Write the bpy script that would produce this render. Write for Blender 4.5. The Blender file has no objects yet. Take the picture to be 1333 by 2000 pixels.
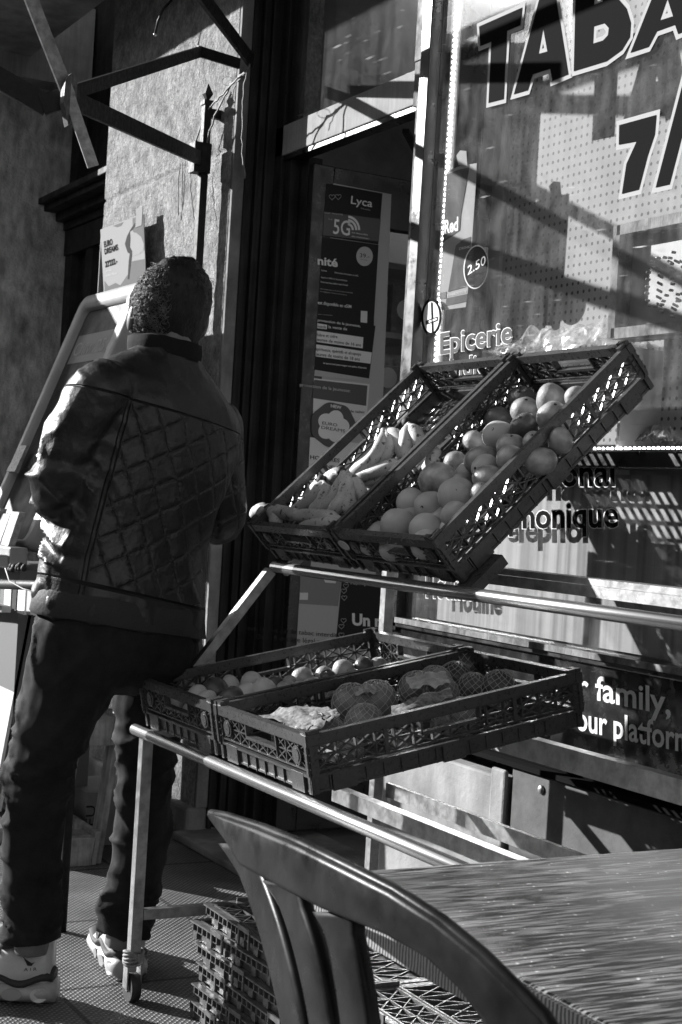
import bpy, bmesh, math, random
from math import sin, cos, pi, radians, sqrt
from mathutils import Vector as V, Matrix, noise
random.seed(7)
SC = bpy.context.scene
COL = SC.collection
# ------------------------------------------------------------------ camera
YAW, PITCH, ROLL, FPX, CAMH = 0.4976769, -0.0041303, 0.0590285, 3014.158, 1.120987
FW = V((-cos(YAW)*cos(PITCH), sin(YAW)*cos(PITCH), sin(PITCH)))
_r = V((sin(YAW), cos(YAW), 0)); _u = _r.cross(FW)
RT = (_r*cos(ROLL)+_u*sin(ROLL)).normalized(); UP = (_u*cos(ROLL)-_r*sin(ROLL)).normalized()
CAMP = V((0, 0, CAMH))
cd = bpy.data.cameras.new('camera'); cam = bpy.data.objects.new('camera', cd); COL.objects.link(cam)
m = Matrix((RT, UP, -FW)).transposed().to_4x4(); m.translation = CAMP
cam.matrix_world = m
cd.sensor_fit = 'HORIZONTAL'; cd.sensor_width = 24.0; cd.lens = FPX/1333*24.0
cd.clip_start = 0.05; cd.clip_end = 400
cd.dof.use_dof = True; cd.dof.focus_distance = 2.7; cd.dof.aperture_fstop = 22.0
SC.camera = cam
# ------------------------------------------------------------------ light
SUN_AZ, SUN_EL = radians(33), radians(19.5)      # direction the light travels, in plan from +X towards +Y
TR = V((cos(SUN_EL)*cos(SUN_AZ), cos(SUN_EL)*sin(SUN_AZ), -sin(SUN_EL)))
sl = bpy.data.lights.new('sun', 'SUN'); sl.energy = 5.0; sl.angle = radians(0.5); sl.color = (1, 1, 1)
so = bpy.data.objects.new('sun', sl); COL.objects.link(so)
so.rotation_euler = TR.to_track_quat('-Z', 'Y').to_euler()
W = bpy.data.worlds.new('World'); SC.world = W; W.use_nodes = True
nt = W.node_tree; nt.nodes.clear()
sky = nt.nodes.new('ShaderNodeTexSky'); sky.sky_type = 'NISHITA'; sky.sun_disc = False
sky.sun_elevation = SUN_EL; sky.sun_rotation = math.atan2(-TR.x, -TR.y)
bw = nt.nodes.new('ShaderNodeRGBToBW'); bg = nt.nodes.new('ShaderNodeBackground'); ow = nt.nodes.new('ShaderNodeOutputWorld')
nt.links.new(sky.outputs[0], bw.inputs[0]); nt.links.new(bw.outputs[0], bg.inputs[0]); nt.links.new(bg.outputs[0], ow.inputs[0])
bg.inputs[1].default_value = 0.14
SC.view_settings.view_transform = 'Standard'; SC.view_settings.look = 'None'; SC.view_settings.gamma = 1.0
SC.view_settings.exposure = 1.0; SC.view_settings.use_curve_mapping = False
SC.cycles.max_bounces = 6; SC.cycles.transparent_max_bounces = 12; SC.cycles.caustics_refractive = False; SC.cycles.caustics_reflective = False

# ------------------------------------------------------------------ helpers
def ray(x, y): return FW + RT*((x-666.5)/FPX) - UP*((y-1000)/FPX)
def px(x, y, ax, val):
    d = ray(x, y); return CAMP + d*((val-CAMP[ax])/d[ax])
def dp(x, y, dep): return CAMP + ray(x, y)*dep
def hit(x, y, P, N):
    d = ray(x, y); return CAMP + d*((P-CAMP).dot(N)/d.dot(N))

MATS = {}
def mat(name, v, rough=0.6, metal=0.0, n=None, bump=None, spec=0.5, streak=None, emit=None, coat=0.0, extra=None):
    """n=(scale, low factor, high factor), bump=(scale, strength, distance), streak=(xyz scale, amount)"""
    if name in MATS: return MATS[name]
    m = bpy.data.materials.new(name); m.use_nodes = True; t = m.node_tree; b = t.nodes['Principled BSDF']
    b.inputs['Roughness'].default_value = rough; b.inputs['Metallic'].default_value = metal
    b.inputs['Specular IOR Level'].default_value = spec; b.inputs['Coat Weight'].default_value = coat
    b.inputs['Base Color'].default_value = (v, v, v, 1)
    tc = t.nodes.new('ShaderNodeTexCoord'); out = None
    def noise_tex(scale, det=5, sc3=None, ro=0.6):
        x = t.nodes.new('ShaderNodeTexNoise'); x.inputs['Scale'].default_value = scale; x.inputs['Detail'].default_value = det; x.inputs['Roughness'].default_value = ro
        if sc3:
            mp = t.nodes.new('ShaderNodeMapping'); mp.inputs['Scale'].default_value = sc3
            t.links.new(tc.outputs['Object'], mp.inputs[0]); t.links.new(mp.outputs[0], x.inputs[0])
        else: t.links.new(tc.outputs['Object'], x.inputs[0])
        return x.outputs['Fac']
    def ramp(src, a, c, lo=0.3, hi=0.7):
        r = t.nodes.new('ShaderNodeMapRange'); r.inputs[1].default_value = lo; r.inputs[2].default_value = hi
        r.inputs[3].default_value = a; r.inputs[4].default_value = c; t.links.new(src, r.inputs[0]); return r.outputs[0]
    def mul(a, c):
        q = t.nodes.new('ShaderNodeMath'); q.operation = 'MULTIPLY'; t.links.new(a, q.inputs[0])
        if isinstance(c, float): q.inputs[1].default_value = c
        else: t.links.new(c, q.inputs[1])
        return q.outputs[0]
    if n: out = ramp(noise_tex(n[0]), v*n[1], v*n[2])
    if streak:
        s = ramp(noise_tex(1.0, 4, streak[0]), 1-streak[1], 1+streak[1])
        out = mul(s, float(v)) if out is None else mul(out, s)
    if out is not None:
        t.links.new(out, b.inputs['Base Color'])
        if n:
            t.links.new(ramp(noise_tex(n[0]*2.3), max(0.03, rough-0.14*min(1, n[2]-n[1])), min(1, rough+0.14*min(1, n[2]-n[1]))), b.inputs['Roughness'])
    if bump:
        bp = t.nodes.new('ShaderNodeBump'); bp.inputs['Strength'].default_value = bump[1]; bp.inputs['Distance'].default_value = bump[2] if len(bump) > 2 else 0.002
        t.links.new(noise_tex(bump[0], 6, bump[3] if len(bump) > 3 else None), bp.inputs['Height']); t.links.new(bp.outputs[0], b.inputs['Normal'])
    if emit is not None:
        b.inputs['Emission Color'].default_value = (1, 1, 1, 1); b.inputs['Emission Strength'].default_value = emit
    if extra: extra(t, b, tc)
    MATS[name] = m; return m

def tag(o, label=None, cat=None, group=None, kind=None):
    if label: o['label'] = label
    if cat: o['category'] = cat
    if group: o['group'] = group
    if kind: o['kind'] = kind
    return o
def thing(name, label, cat, loc=(0, 0, 0), group=None, rot=None):
    o = bpy.data.objects.new(name, None); COL.objects.link(o); o.empty_display_size = 0.05
    o.location = loc
    if rot is not None: o.rotation_euler = rot
    tag(o, label, cat, group); return o
class MB:
    def __init__(s): s.v = []; s.f = []; s.sm = []
    def add(s, vs, fs, smooth=False):
        b = len(s.v); s.v += [tuple(p) for p in vs]; s.f += [tuple(i+b for i in f) for f in fs]; s.sm += [smooth]*len(fs)
    def hexa(s, p): s.add(p, [(0, 3, 2, 1), (4, 5, 6, 7), (0, 1, 5, 4), (1, 2, 6, 5), (2, 3, 7, 6), (3, 0, 4, 7)])
    def box(s, x0, x1, y0, y1, z0, z1):
        s.hexa([V(p) for p in ((x0, y0, z0), (x1, y0, z0), (x1, y1, z0), (x0, y1, z0), (x0, y0, z1), (x1, y0, z1), (x1, y1, z1), (x0, y1, z1))])
    def bar(s, p, q, w, h, up=V((0, 0, 1))):
        p, q = V(p), V(q); d = (q-p).normalized(); a = d.cross(V(up))
        if a.length < 1e-4: a = d.cross(V((1, 0, 0)))
        a.normalize(); b = a.cross(d).normalized()
        a = a*w/2; b = b*h/2
        s.hexa([p-a-b, p+a-b, p+a+b, p-a+b, q-a-b, q+a-b, q+a+b, q-a+b])
    def tube(s, pts, r, n=10, caps=True, flat=1.0):
        pts = [V(p) for p in pts]; rs = r if isinstance(r, (list, tuple)) else [r]*len(pts)
        d0 = (pts[1]-pts[0]).normalized(); a = d0.cross(V((0, 0, 1)))
        if a.length < 1e-3: a = d0.cross(V((1, 0, 0)))
        a.normalize(); vs = []
        for i, p in enumerate(pts):
            d = (pts[min(i+1, len(pts)-1)]-pts[max(i-1, 0)]).normalized()
            a = (a-d*a.dot(d)).normalized(); b = d.cross(a)
            for k in range(n):
                t = 2*pi*k/n; vs.append(p+a*(cos(t)*rs[i])+b*(sin(t)*rs[i]*flat))
        fs = [(i*n+k, i*n+(k+1) % n, (i+1)*n+(k+1) % n, (i+1)*n+k) for i in range(len(pts)-1) for k in range(n)]
        s.add(vs, fs, True)
        if caps:
            b = len(s.v)-len(vs)
            s.f += [tuple(b+k for k in range(n))[::-1], tuple(b+(len(pts)-1)*n+k for k in range(n))]; s.sm += [False, False]
    def loft(s, rings, smooth=True, caps=True):
        n = len(rings[0]); vs = [p for r in rings for p in r]
        fs = [(i*n+k, i*n+(k+1) % n, (i+1)*n+(k+1) % n, (i+1)*n+k) for i in range(len(rings)-1) for k in range(n)]
        if caps: fs += [tuple(range(n))[::-1], tuple((len(rings)-1)*n+k for k in range(n))]
        s.add(vs, fs, smooth)
    def ball(s, c, rx, ry=None, rz=None, nu=20, nv=12, M=None):
        ry = ry or rx; rz = rz or rx; c = V(c); vs = []
        for j in range(1, nv):
            for i in range(nu):
                t = pi*j/nv; ph = 2*pi*i/nu; p = V((rx*sin(t)*cos(ph), ry*sin(t)*sin(ph), rz*cos(t)))
                vs.append(c+(M @ p if M else p))
        top = c+(M @ V((0, 0, rz)) if M else V((0, 0, rz))); bot = c-(M @ V((0, 0, rz)) if M else V((0, 0, rz)))
        fs = [(j*nu+i, (j+1)*nu+i, (j+1)*nu+(i+1) % nu, j*nu+(i+1) % nu) for j in range(nv-2) for i in range(nu)]
        k = len(vs); vs += [top, bot]
        fs += [(k, i, (i+1) % nu) for i in range(nu)] + [(k+1, (nv-2)*nu+(i+1) % nu, (nv-2)*nu+i) for i in range(nu)]
        s.add(vs, fs, True)
    def poly(s, pts, off=None):
        """closed prism: pts front face, off = offset vector of the back face"""
        n = len(pts); pts = [V(p) for p in pts]
        if off is None: s.add(pts, [tuple(range(n))]); return
        s.add(pts+[p+V(off) for p in pts], [tuple(range(n)), tuple(range(2*n-1, n-1, -1))]+[(i, i+n, (i+1) % n+n, (i+1) % n) for i in range(n)])
    def mesh(s, name):
        me = bpy.data.meshes.new(name); me.from_pydata(s.v, [], s.f); me.validate(); me.polygons.foreach_set('use_smooth', s.sm[:len(me.polygons)] if len(me.polygons) == len(s.sm) else [False]*len(me.polygons)); me.update()
        return me
    def build(s, name, material, parent=None, local=False, bevel=0):
        """vertices are in world space unless local; the mesh is expressed in its parent's space"""
        me = s.mesh(name); me.materials.append(material)
        bm = bmesh.new(); bm.from_mesh(me); bmesh.ops.recalc_face_normals(bm, faces=bm.faces); bm.to_mesh(me); bm.free()
        return link(name, me, parent, local, bevel)
def chain(o):
    M = Matrix.Identity(4)
    while o is not None:
        M = Matrix.LocRotScale(o.location, o.rotation_euler, o.scale) @ M; o = o.parent
    return M
def link(name, me, parent=None, local=False, bevel=0):
    o = bpy.data.objects.new(name, me); COL.objects.link(o)
    if parent is not None:
        o.parent = parent
        if not local: me.transform(chain(parent).inverted())
    if bevel:
        b = o.modifiers.new('bevel', 'BEVEL'); b.width = bevel; b.segments = 2; b.limit_method = 'ANGLE'
    return o
def struct(mb, name, material, **k):
    o = mb.build(name, material, **k); o['kind'] = 'structure'; return o
def copy_tree(o, parent=None):
    c = o.copy(); COL.objects.link(c); c.parent = parent
    for ch in [x for x in SC.objects if x.parent == o]: copy_tree(ch, c)
    return c
def evaluated(o):
    dg = bpy.context.evaluated_depsgraph_get(); me = bpy.data.meshes.new_from_object(o.evaluated_get(dg)); return me
def text_mesh(s, offset=0.0, shear=0.0):
    cu = bpy.data.curves.new('t', 'FONT'); cu.body = s; cu.size = 1; cu.offset = offset; cu.shear = shear; cu.resolution_u = 3
    o = bpy.data.objects.new('t', cu); COL.objects.link(o); me = evaluated(o)
    bpy.data.objects.remove(o); bpy.data.curves.remove(cu); return me
_capH = {}
def letters(name, s, p0, p1, pt, material, parent=None, offset=0.0, lift=0.0, shear=0.0):
    """flat lettering: baseline p0 to p1 (world), cap height vector p0 to pt"""
    p0, p1, pt = V(p0), V(p1), V(pt)
    base = text_mesh(s); xs = [v.co.x for v in base.vertices]; x0, x1 = min(xs), max(xs)
    if 'H' not in _capH: _capH['H'] = max(v.co.y for v in text_mesh('H').vertices)
    h = _capH['H']
    me = text_mesh(s, offset, shear); U = (p1-p0)/(x1-x0); T = (pt-p0)/h; N = U.cross(T).normalized()*lift
    if N.dot(CAMP-p0) < 0: N = -N
    for v in me.vertices: c = v.co.copy(); v.co = p0+U*(c.x-x0)+T*c.y+N
    me.materials.clear(); me.materials.append(material); me.name = name
    return link(name, me, parent)
def tpx(name, s, a, b, t, ax, val, material, parent=None, **k):
    return letters(name, s, px(*a, ax, val), px(*b, ax, val), px(*t, ax, val), material, parent, **k)
def bez(p0, p1, p2, n=12):
    return [V(p0)*(1-t)**2+V(p1)*2*t*(1-t)+V(p2)*t*t for t in [i/n for i in range(n+1)]]
def outline_curve(polys, offset, resolution=1):
    cu = bpy.data.curves.new('c', 'CURVE'); cu.dimensions = '2D'; cu.fill_mode = 'BOTH'; cu.offset = offset
    for pl in polys:
        sp = cu.splines.new('POLY'); sp.points.add(len(pl)-1); sp.use_cyclic_u = True
        for i, (x, y) in enumerate(pl): sp.points[i].co = (x, y, 0, 1)
    o = bpy.data.objects.new('c', cu); COL.objects.link(o); me = evaluated(o)
    bpy.data.objects.remove(o); bpy.data.curves.remove(cu); return me
# ------------------------------------------------------------------ materials
def x_ground(t, b, tc):
    N = t.nodes; L = t.links
    sep = N.new('ShaderNodeSeparateXYZ'); L.new(tc.outputs['Object'], sep.inputs[0])
    def mth(op, a, c=None, d=None):
        q = N.new('ShaderNodeMath'); q.operation = op
        for i, x in enumerate((a, c, d)):
            if x is None: continue
            if isinstance(x, (int, float)): q.inputs[i].default_value = x
            else: L.new(x, q.inputs[i])
        return q.outputs[0]
    X, Y = sep.outputs[0], sep.outputs[1]
    k = 2*pi/0.0165
    h = mth('MULTIPLY', mth('SINE', mth('MULTIPLY', X, k)), mth('SINE', mth('MULTIPLY', Y, k)))
    h = mth('MAXIMUM', mth('ADD', h, -0.15), 0.0)
    def seam(c, per, off, w):
        f = mth('FRACT', mth('DIVIDE', mth('ADD', c, off), per)); a = mth('ABSOLUTE', mth('SUBTRACT', f, 0.5))
        return mth('GREATER_THAN', a, 0.5-w/per/2)
    s = mth('MAXIMUM', seam(X, 0.52, 0.70, 0.012), seam(Y, 0.52, -1.14+0.52, 0.012))
    nz = N.new('ShaderNodeTexNoise'); nz.inputs['Scale'].default_value = 5; nz.inputs['Detail'].default_value = 8; L.new(tc.outputs['Object'], nz.inputs[0])
    mr = N.new('ShaderNodeMapRange'); mr.inputs[1].default_value = .35; mr.inputs[2].default_value = .7; mr.inputs[3].default_value = .15; mr.inputs[4].default_value = .36; L.new(nz.outputs[0], mr.inputs[0])
    n2 = N.new('ShaderNodeTexNoise'); n2.inputs['Scale'].default_value = 160; L.new(tc.outputs['Object'], n2.inputs[0])
    col = mth('MULTIPLY', mr.outputs[0], mth('ADD', mth('MULTIPLY', n2.outputs[0], 0.8), 0.6))
    col = mth('MULTIPLY', col, mth('ADD', mth('MULTIPLY', h, 1.1), 0.35))  # stud shading put into the colour: recesses darker than the tops
    col = mth('MULTIPLY', col, mth('SUBTRACT', 1.0, mth('MULTIPLY', s, 0.92)))
    L.new(col, b.inputs['Base Color'])
    bp = N.new('ShaderNodeBump'); bp.inputs['Distance'].default_value = 0.006; bp.inputs['Strength'].default_value = 1.0
    hh = mth('SUBTRACT', mth('ADD', h, mth('MULTIPLY', n2.outputs[0], 0.25)), mth('MULTIPLY', s, 2.0))
    L.new(hh, bp.inputs['Height']); L.new(bp.outputs[0], b.inputs['Normal'])
M_ground = mat('rubber_mat', .1, .62, extra=x_ground)
M_asphalt = mat('asphalt', .05, .85, n=(9, .7, 1.3), bump=(220, .5, .004))
M_stone = mat('rough_stone', .38, .9, spec=.15, n=(16, .55, 1.25), bump=(120, 1.0, .020, (1.0, 1.0, 0.75)), streak=((110, 110, 70), .38))
M_stone2 = mat('worn_stone', .26, .9, n=(5, .5, 1.3), bump=(30, .8, .01), streak=((9, 9, 1.5), .35))
M_stone3 = mat('smooth_stone', .34, .9, n=(4, .6, 1.3), bump=(60, .5, .004), streak=((8, 8, 1.2), .3))
M_wooddark = mat('dark_painted_wood', .020, .6, spec=.2, n=(6, .6, 1.6), bump=(40, .25, .002, (1, 1, .1)), streak=((30, 30, 1), .5))
M_trans = mat('grey_painted_wood', .30, .75, spec=.15, n=(10, .8, 1.15), bump=(60, .3, .002), streak=((60, 60, 3), .16))
M_peel = mat('peeling_white_paint', .26, .95, spec=.1, n=(24, .35, 1.3), bump=(50, .9, .006, (1, 1, .35)))
M_black = mat('black_paint', .012, .35, n=(9, .6, 1.6), bump=(70, .2, .002))
M_iron = mat('black_iron', .012, .55, spec=.25, n=(30, .5, 1.7), bump=(120, .3, .001))
M_alu = mat('brushed_aluminium', .52, .32, 1.0, n=(25, .7, 1.1), bump=(60, .15, .001))
M_galv = mat('galvanised_steel', .42, .42, 0.85, n=(30, .55, 1.15), bump=(90, .2, .001))
M_white = mat('white_paper', .75, .7, spec=.2)
M_grey = mat('grey_print', .22, .5)
M_mid = mat('mid_grey_print', .48, .7, spec=.2)
M_dk = mat('dark_print', .022, .6, spec=.2)
M_blk = mat('black_vinyl', .008, .9, spec=.05)
M_wvinyl = mat('white_vinyl', .82, .7, spec=.2)
M_int = mat('shop_interior', .20, .8, n=(3, .6, 1.4))
M_shelf = mat('shop_shelf', .32, .6, n=(8, .8, 1.1))
# glass: clear with an interface reflection and a thin film of dust and scratches
def glass_mat(name, dust_lo, dust_hi, refl=1.0):
    m = bpy.data.materials.new(name); m.use_nodes = True; t = m.node_tree; t.nodes.clear(); N = t.nodes; L = t.links
    o = N.new('ShaderNodeOutputMaterial'); tr = N.new('ShaderNodeBsdfTransparent'); gl = N.new('ShaderNodeBsdfGlossy'); gl.inputs['Roughness'].default_value = 0.03
    df = N.new('ShaderNodeBsdfDiffuse'); df.inputs[0].default_value = (.75, .75, .75, 1)
    fr = N.new('ShaderNodeFresnel'); ge = N.new('ShaderNodeNewGeometry'); gm = N.new('ShaderNodeMapRange'); gm.inputs[3].default_value = 1.5; gm.inputs[4].default_value = .6667; L.new(ge.outputs['Backfacing'], gm.inputs[0]); L.new(gm.outputs[0], fr.inputs[0])
    tc = N.new('ShaderNodeTexCoord'); mp = N.new('ShaderNodeMapping'); mp.inputs['Scale'].default_value = (34, 3, 3.5); L.new(tc.outputs['Object'], mp.inputs[0])
    n1 = N.new('ShaderNodeTexNoise'); n1.inputs['Scale'].default_value = 1; n1.inputs['Detail'].default_value = 7; n1.inputs['Roughness'].default_value = .7; L.new(mp.outputs[0], n1.inputs[0])
    n2 = N.new('ShaderNodeTexNoise'); n2.inputs['Scale'].default_value = 6; n2.inputs['Detail'].default_value = 8; n2.inputs['Roughness'].default_value = .75; n2.inputs['Distortion'].default_value = 1.2; L.new(tc.outputs['Object'], n2.inputs[0])
    mu = N.new('ShaderNodeMath'); mu.operation = 'MULTIPLY'; L.new(n1.outputs[0], mu.inputs[0]); L.new(n2.outputs[0], mu.inputs[1])
    mr = N.new('ShaderNodeMapRange'); mr.inputs[1].default_value = .16; mr.inputs[2].default_value = .42; mr.inputs[3].default_value = dust_lo; mr.inputs[4].default_value = dust_hi; L.new(mu.outputs[0], mr.inputs[0])
    # fine scratches
    mp2 = N.new('ShaderNodeMapping'); mp2.inputs['Scale'].default_value = (9, 1, 260); mp2.inputs['Rotation'].default_value = (0, .7, 0); L.new(tc.outputs['Object'], mp2.inputs[0])
    n3 = N.new('ShaderNodeTexNoise'); n3.inputs['Scale'].default_value = 1; n3.inputs['Detail'].default_value = 2; L.new(mp2.outputs[0], n3.inputs[0])
    m3 = N.new('ShaderNodeMapRange'); m3.inputs[1].default_value = .70; m3.inputs[2].default_value = .76; m3.inputs[3].default_value = 0; m3.inputs[4].default_value = .5; L.new(n3.outputs[0], m3.inputs[0])
    ad = N.new('ShaderNodeMath'); ad.operation = 'ADD'; ad.use_clamp = True; L.new(mr.outputs[0], ad.inputs[0]); L.new(m3.outputs[0], ad.inputs[1])
    mx = N.new('ShaderNodeMixShader'); fm = N.new('ShaderNodeMath'); fm.operation = 'MULTIPLY'; fm.inputs[1].default_value = refl; L.new(fr.outputs[0], fm.inputs[0])
    L.new(fm.outputs[0], mx.inputs[0]); L.new(tr.outputs[0], mx.inputs[1]); L.new(gl.outputs[0], mx.inputs[2])
    m2 = N.new('ShaderNodeMixShader'); L.new(ad.outputs[0], m2.inputs[0]); L.new(mx.outputs[0], m2.inputs[1]); L.new(df.outputs[0], m2.inputs[2])
    L.new(m2.outputs[0], o.inputs[0]); return m
M_glass = glass_mat('dusty_window_glass', .0, .10, .6)
M_glass2 = glass_mat('door_glass', .01, .06)
M_film = glass_mat('clear_plastic_film', .10, .45)

# ------------------------------------------------------------------ setting
g = MB(); g.add([(-40, -2.0, 0), (30, -2.0, 0), (30, 2.6, 0), (-40, 2.6, 0)], [(0, 1, 2, 3)]); struct(g, 'pavement', M_ground)
g = MB(); g.add([(-60, -60, -.14), (60, -60, -.14), (60, -2.0, -.14), (-60, -2.0, -.14)], [(0, 1, 2, 3)]); struct(g, 'road', M_asphalt)
g = MB(); g.box(-40, 30, -2.15, -2.0, -.14, .012); struct(g, 'kerb', M_stone3)
# building across the street, seen only as reflections in the shop glass
t = thing('street_building', 'pale plastered building with rows of shuttered windows across the street', 'building', (-2, -13, -.14))
g = MB(); g.box(-30, 26, -20, -13, -.14, 7.5); g.build('wall', mat('plaster', .32, .9, n=(2, .8, 1.1)), t)
g = MB(); g.box(-30.4, 26.4, -20.4, -12.6, 7.5, 7.75); g.build('cornice', M_stone3, t)
for i in range(14):
    for k in range(2):
        g = MB(); x = -28+i*4; z = 1.0+k*3.3; g.box(x, x+1.3, -13.02, -12.96, z, z+2.0); w = g.build('window', M_dk, t)
        g = MB(); g.box(x-.1, x+1.4, -13.0, -12.9, z-.16, z-.02); g.build('sill', M_stone3, w)

t = thing('sky_screen_building', 'unseen plastered building at the street end, sized to hide reflected sky', 'building', (-50, -30, -.14))  # added out of view to keep bright sky out of the window reflections
g = MB(); g.box(-62, -50, -70, -8, -.14, 19.15); g.build('wall', mat('plaster_far', .22, .9, n=(1, .8, 1.1)), t)
g = MB(); g.box(-51.8, -50.3, -70, -34.4, 19.15, 32); g.box(-51.8, -50.3, -25.7, -8, 19.15, 32); g.build('sky_blocker', mat('plaster_far', .22, .9), t)  # unseen thin slabs added against reflected sky, gap left for the sun
for i in range(16):
    for k in range(5):
        g = MB(); y = -66+i*3.6; z = 1.2+k*3.4; g.box(-50.0, -49.9, y, y+1.2, z, z+2.0); g.build('window', M_dk, t)
# ------------------------------------------------------------------ the shop building
sh = thing('shop_building', 'old shop building with rough stone pilaster, dark doorway and lettered display window', 'building', (-4, 2.1, 0))
def rough_face(x0, x1, z0, z1, y, amp, nx, nz, joints=()):
    g = MB(); vs = []; 
    for j in range(nz+1):
        for i in range(nx+1):
            x = x0+(x1-x0)*i/nx; z = z0+(z1-z0)*j/nz
            d = amp*(noise.noise(V((x*9, 3, z*7)))+.7*noise.noise(V((x*26, 7, z*17)))+.5*noise.noise(V((x*60, 1, z*40))))
            if i in (0, nx): d = abs(d)*.4
            for jz in joints:
                q = abs(z-jz-.006*noise.noise(V((x*8, 0, jz)))); d += .010*max(0, 1-q/.010)
            vs.append((x, y+d, z))
    fs = [(j*(nx+1)+i, j*(nx+1)+i+1, (j+1)*(nx+1)+i+1, (j+1)*(nx+1)+i) for j in range(nz) for i in range(nx)]
    g.add(vs, fs, True); return g
g = rough_face(-5.905, -4.672, .10, 4.2, 2.05, .0028, 190, 560, (2.28, 1.42, .62, 3.1))
n = len(g.v); 
g.box(-5.905, -4.672, 2.062, 2.36, .10, 4.2)
g.build('stone_pilaster', M_stone, sh)
g = MB(); g.box(-5.92, -4.66, 2.02, 2.40, 0, .10); g.build('pilaster_base', M_stone2, sh, bevel=.012)
g = MB(); g.box(-4.672, -4.655, 2.052, 2.092, .10, 4.2); g.build('pilaster_return', M_stone2, sh)
g = MB(); g.box(-4.66, -3.0, 1.975, 2.45, 0, .028); g.build('door_step', M_stone2, sh, bevel=.008)
# dark wooden reveal with mouldings beside the door
g = MB()
for y0, y1, x in ((2.092, 2.108, -4.645), (2.108, 2.128, -4.66), (2.128, 2.137, -4.640), (2.137, 2.160, -4.655), (2.160, 2.170, -4.642), (2.170, 2.2, -4.652)):
    g.box(-4.70, x, y0, y1-.0005, .03, 4.2)
g.box(-4.70, -4.60, 2.2, 2.215, .03, 4.2)
g.box(-4.72, -4.56, 2.215, 2.25, .03, 4.2); g.box(-4.72, -4.50, 2.25, 2.30, .03, 2.25)
g.build('door_frame', M_wooddark, sh, bevel=.002)
g = MB(); g.box(-4.655, -3.66, 2.2, 2.26, 2.262, 2.362); g.build('transom_rail', M_trans, sh, bevel=.003)
g = MB(); g.box(-4.655, -3.66, 2.205, 2.255, 2.246, 2.260); g.build('transom_seal', M_black, sh)
g = MB(); g.box(-4.60, -3.70, 2.224, 2.230, 2.364, 3.4); g.build('transom_glass', M_glass2, sh)
g = MB(); g.box(-4.66, -3.66, 2.2, 2.26, 3.4, 4.2); g.build('transom_head', M_wooddark, sh)
g = MB(); g.box(-3.665, -3.588, 2.15, 2.27, .03, 2.235); g.box(-3.70, -3.588, 2.16, 2.27, 2.235, 2.36); g.build('door_jamb', M_peel, sh, bevel=.002)
g = MB(); g.box(-3.70, -3.588, 2.158, 2.27, 2.362, 4.2); g.build('door_jamb', M_wooddark, sh)
# open door leaf, hinged on the left, standing inward
dr = MB(); X = -4.47
dr.box(X-.045, X, 2.255, 2.33, .05, 2.225); dr.box(X-.045, X, 3.05, 3.14, .05, 2.225)
dr.box(X-.044, X-.001, 2.33, 3.05, 2.05, 2.224); dr.box(X-.044, X-.001, 2.33, 3.05, .051, .32)
door = dr.build('door', M_black, sh, bevel=.003)
g = MB(); g.box(X-.025, X-.019, 2.33, 3.05, .32, 2.05); g.build('pane', M_glass2, door)
g = MB(); g.tube([(X+.05, 3.08, .9), (X+.05, 3.08, 1.25)], .012); g.bar((X, 3.08, .93), (X+.05, 3.08, .93), .014, .014); g.bar((X, 3.08, 1.22), (X+.05, 3.08, 1.22), .014, .014); g.build('handle', M_alu, door)
g = MB(); g.box(X, X+.05, 2.75, 2.98, 2.13, 2.19); g.bar((X+.03, 2.85, 2.2), (X+.25, 2.52, 2.215), .02, .012); g.bar((X+.25, 2.52, 2.215), (X+.55, 2.27, 2.23), .02, .012); g.build('door_closer', M_iron, door)
# shop interior
g = MB()
g.add([(-6.4, 4.6, 0), (0, 4.6, 0), (0, 4.6, 4.2), (-6.4, 4.6, 4.2)], [(0, 1, 2, 3)])
g.add([(-6.4, 2.36, 0), (-6.4, 4.6, 0), (-6.4, 4.6, 4.2), (-6.4, 2.36, 4.2)], [(0, 1, 2, 3)])
g.add([(-6.4, 2.45, .02), (0, 2.45, .02), (0, 4.6, .02), (-6.4, 4.6, .02)], [(0, 1, 2, 3)])
g.add([(-6.4, 2.3, 3.6), (0, 2.3, 3.6), (0, 4.6, 3.6), (-6.4, 4.6, 3.6)], [(0, 1, 2, 3)])
g.build('interior_wall', M_int, sh)
# front above and around
g = MB(); g.box(-5.9, 4, 2.0, 2.3, 3.35, 9.0); g.box(.2, 4, 2.05, 2.3, 0, 3.35); g.build('wall', M_stone2, sh)
g = MB(); g.box(-9.5, 4, 1.46, 2.05, 3.12, 3.30); g.build('cornice', M_stone3, sh)
g = MB(); g.box(-8.2, 4, 2.3, 9, 7.9, 8.2); g.build('roof', M_dk, sh)
# neighbouring door to the left with a cornice
g = MB(); g.box(-7.2, -5.9, 2.36, 2.40, 0, 4.2); g.box(-6.35, -6.28, 2.30, 2.36, 0, 2.36); g.box(-6.9, -6.8, 2.32, 2.36, 0, 2.36); g.box(-7.2,-7.1,2.32,2.36,0,4.2)
g.build('side_door_frame', M_wooddark, sh)
g = MB()
for z0, z1, y in ((2.36, 2.40, 2.30), (2.40, 2.44, 2.26), (2.44, 2.47, 2.20), (2.47, 2.50, 2.17)): g.box(-7.2, -5.91, y, 2.359, z0, z1-.0005)
g.box(-7.2, -5.91, 2.31, 2.359, 2.24, 2.3595)
g.build('side_door_cornice', M_wooddark, sh, bevel=.004)
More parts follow.
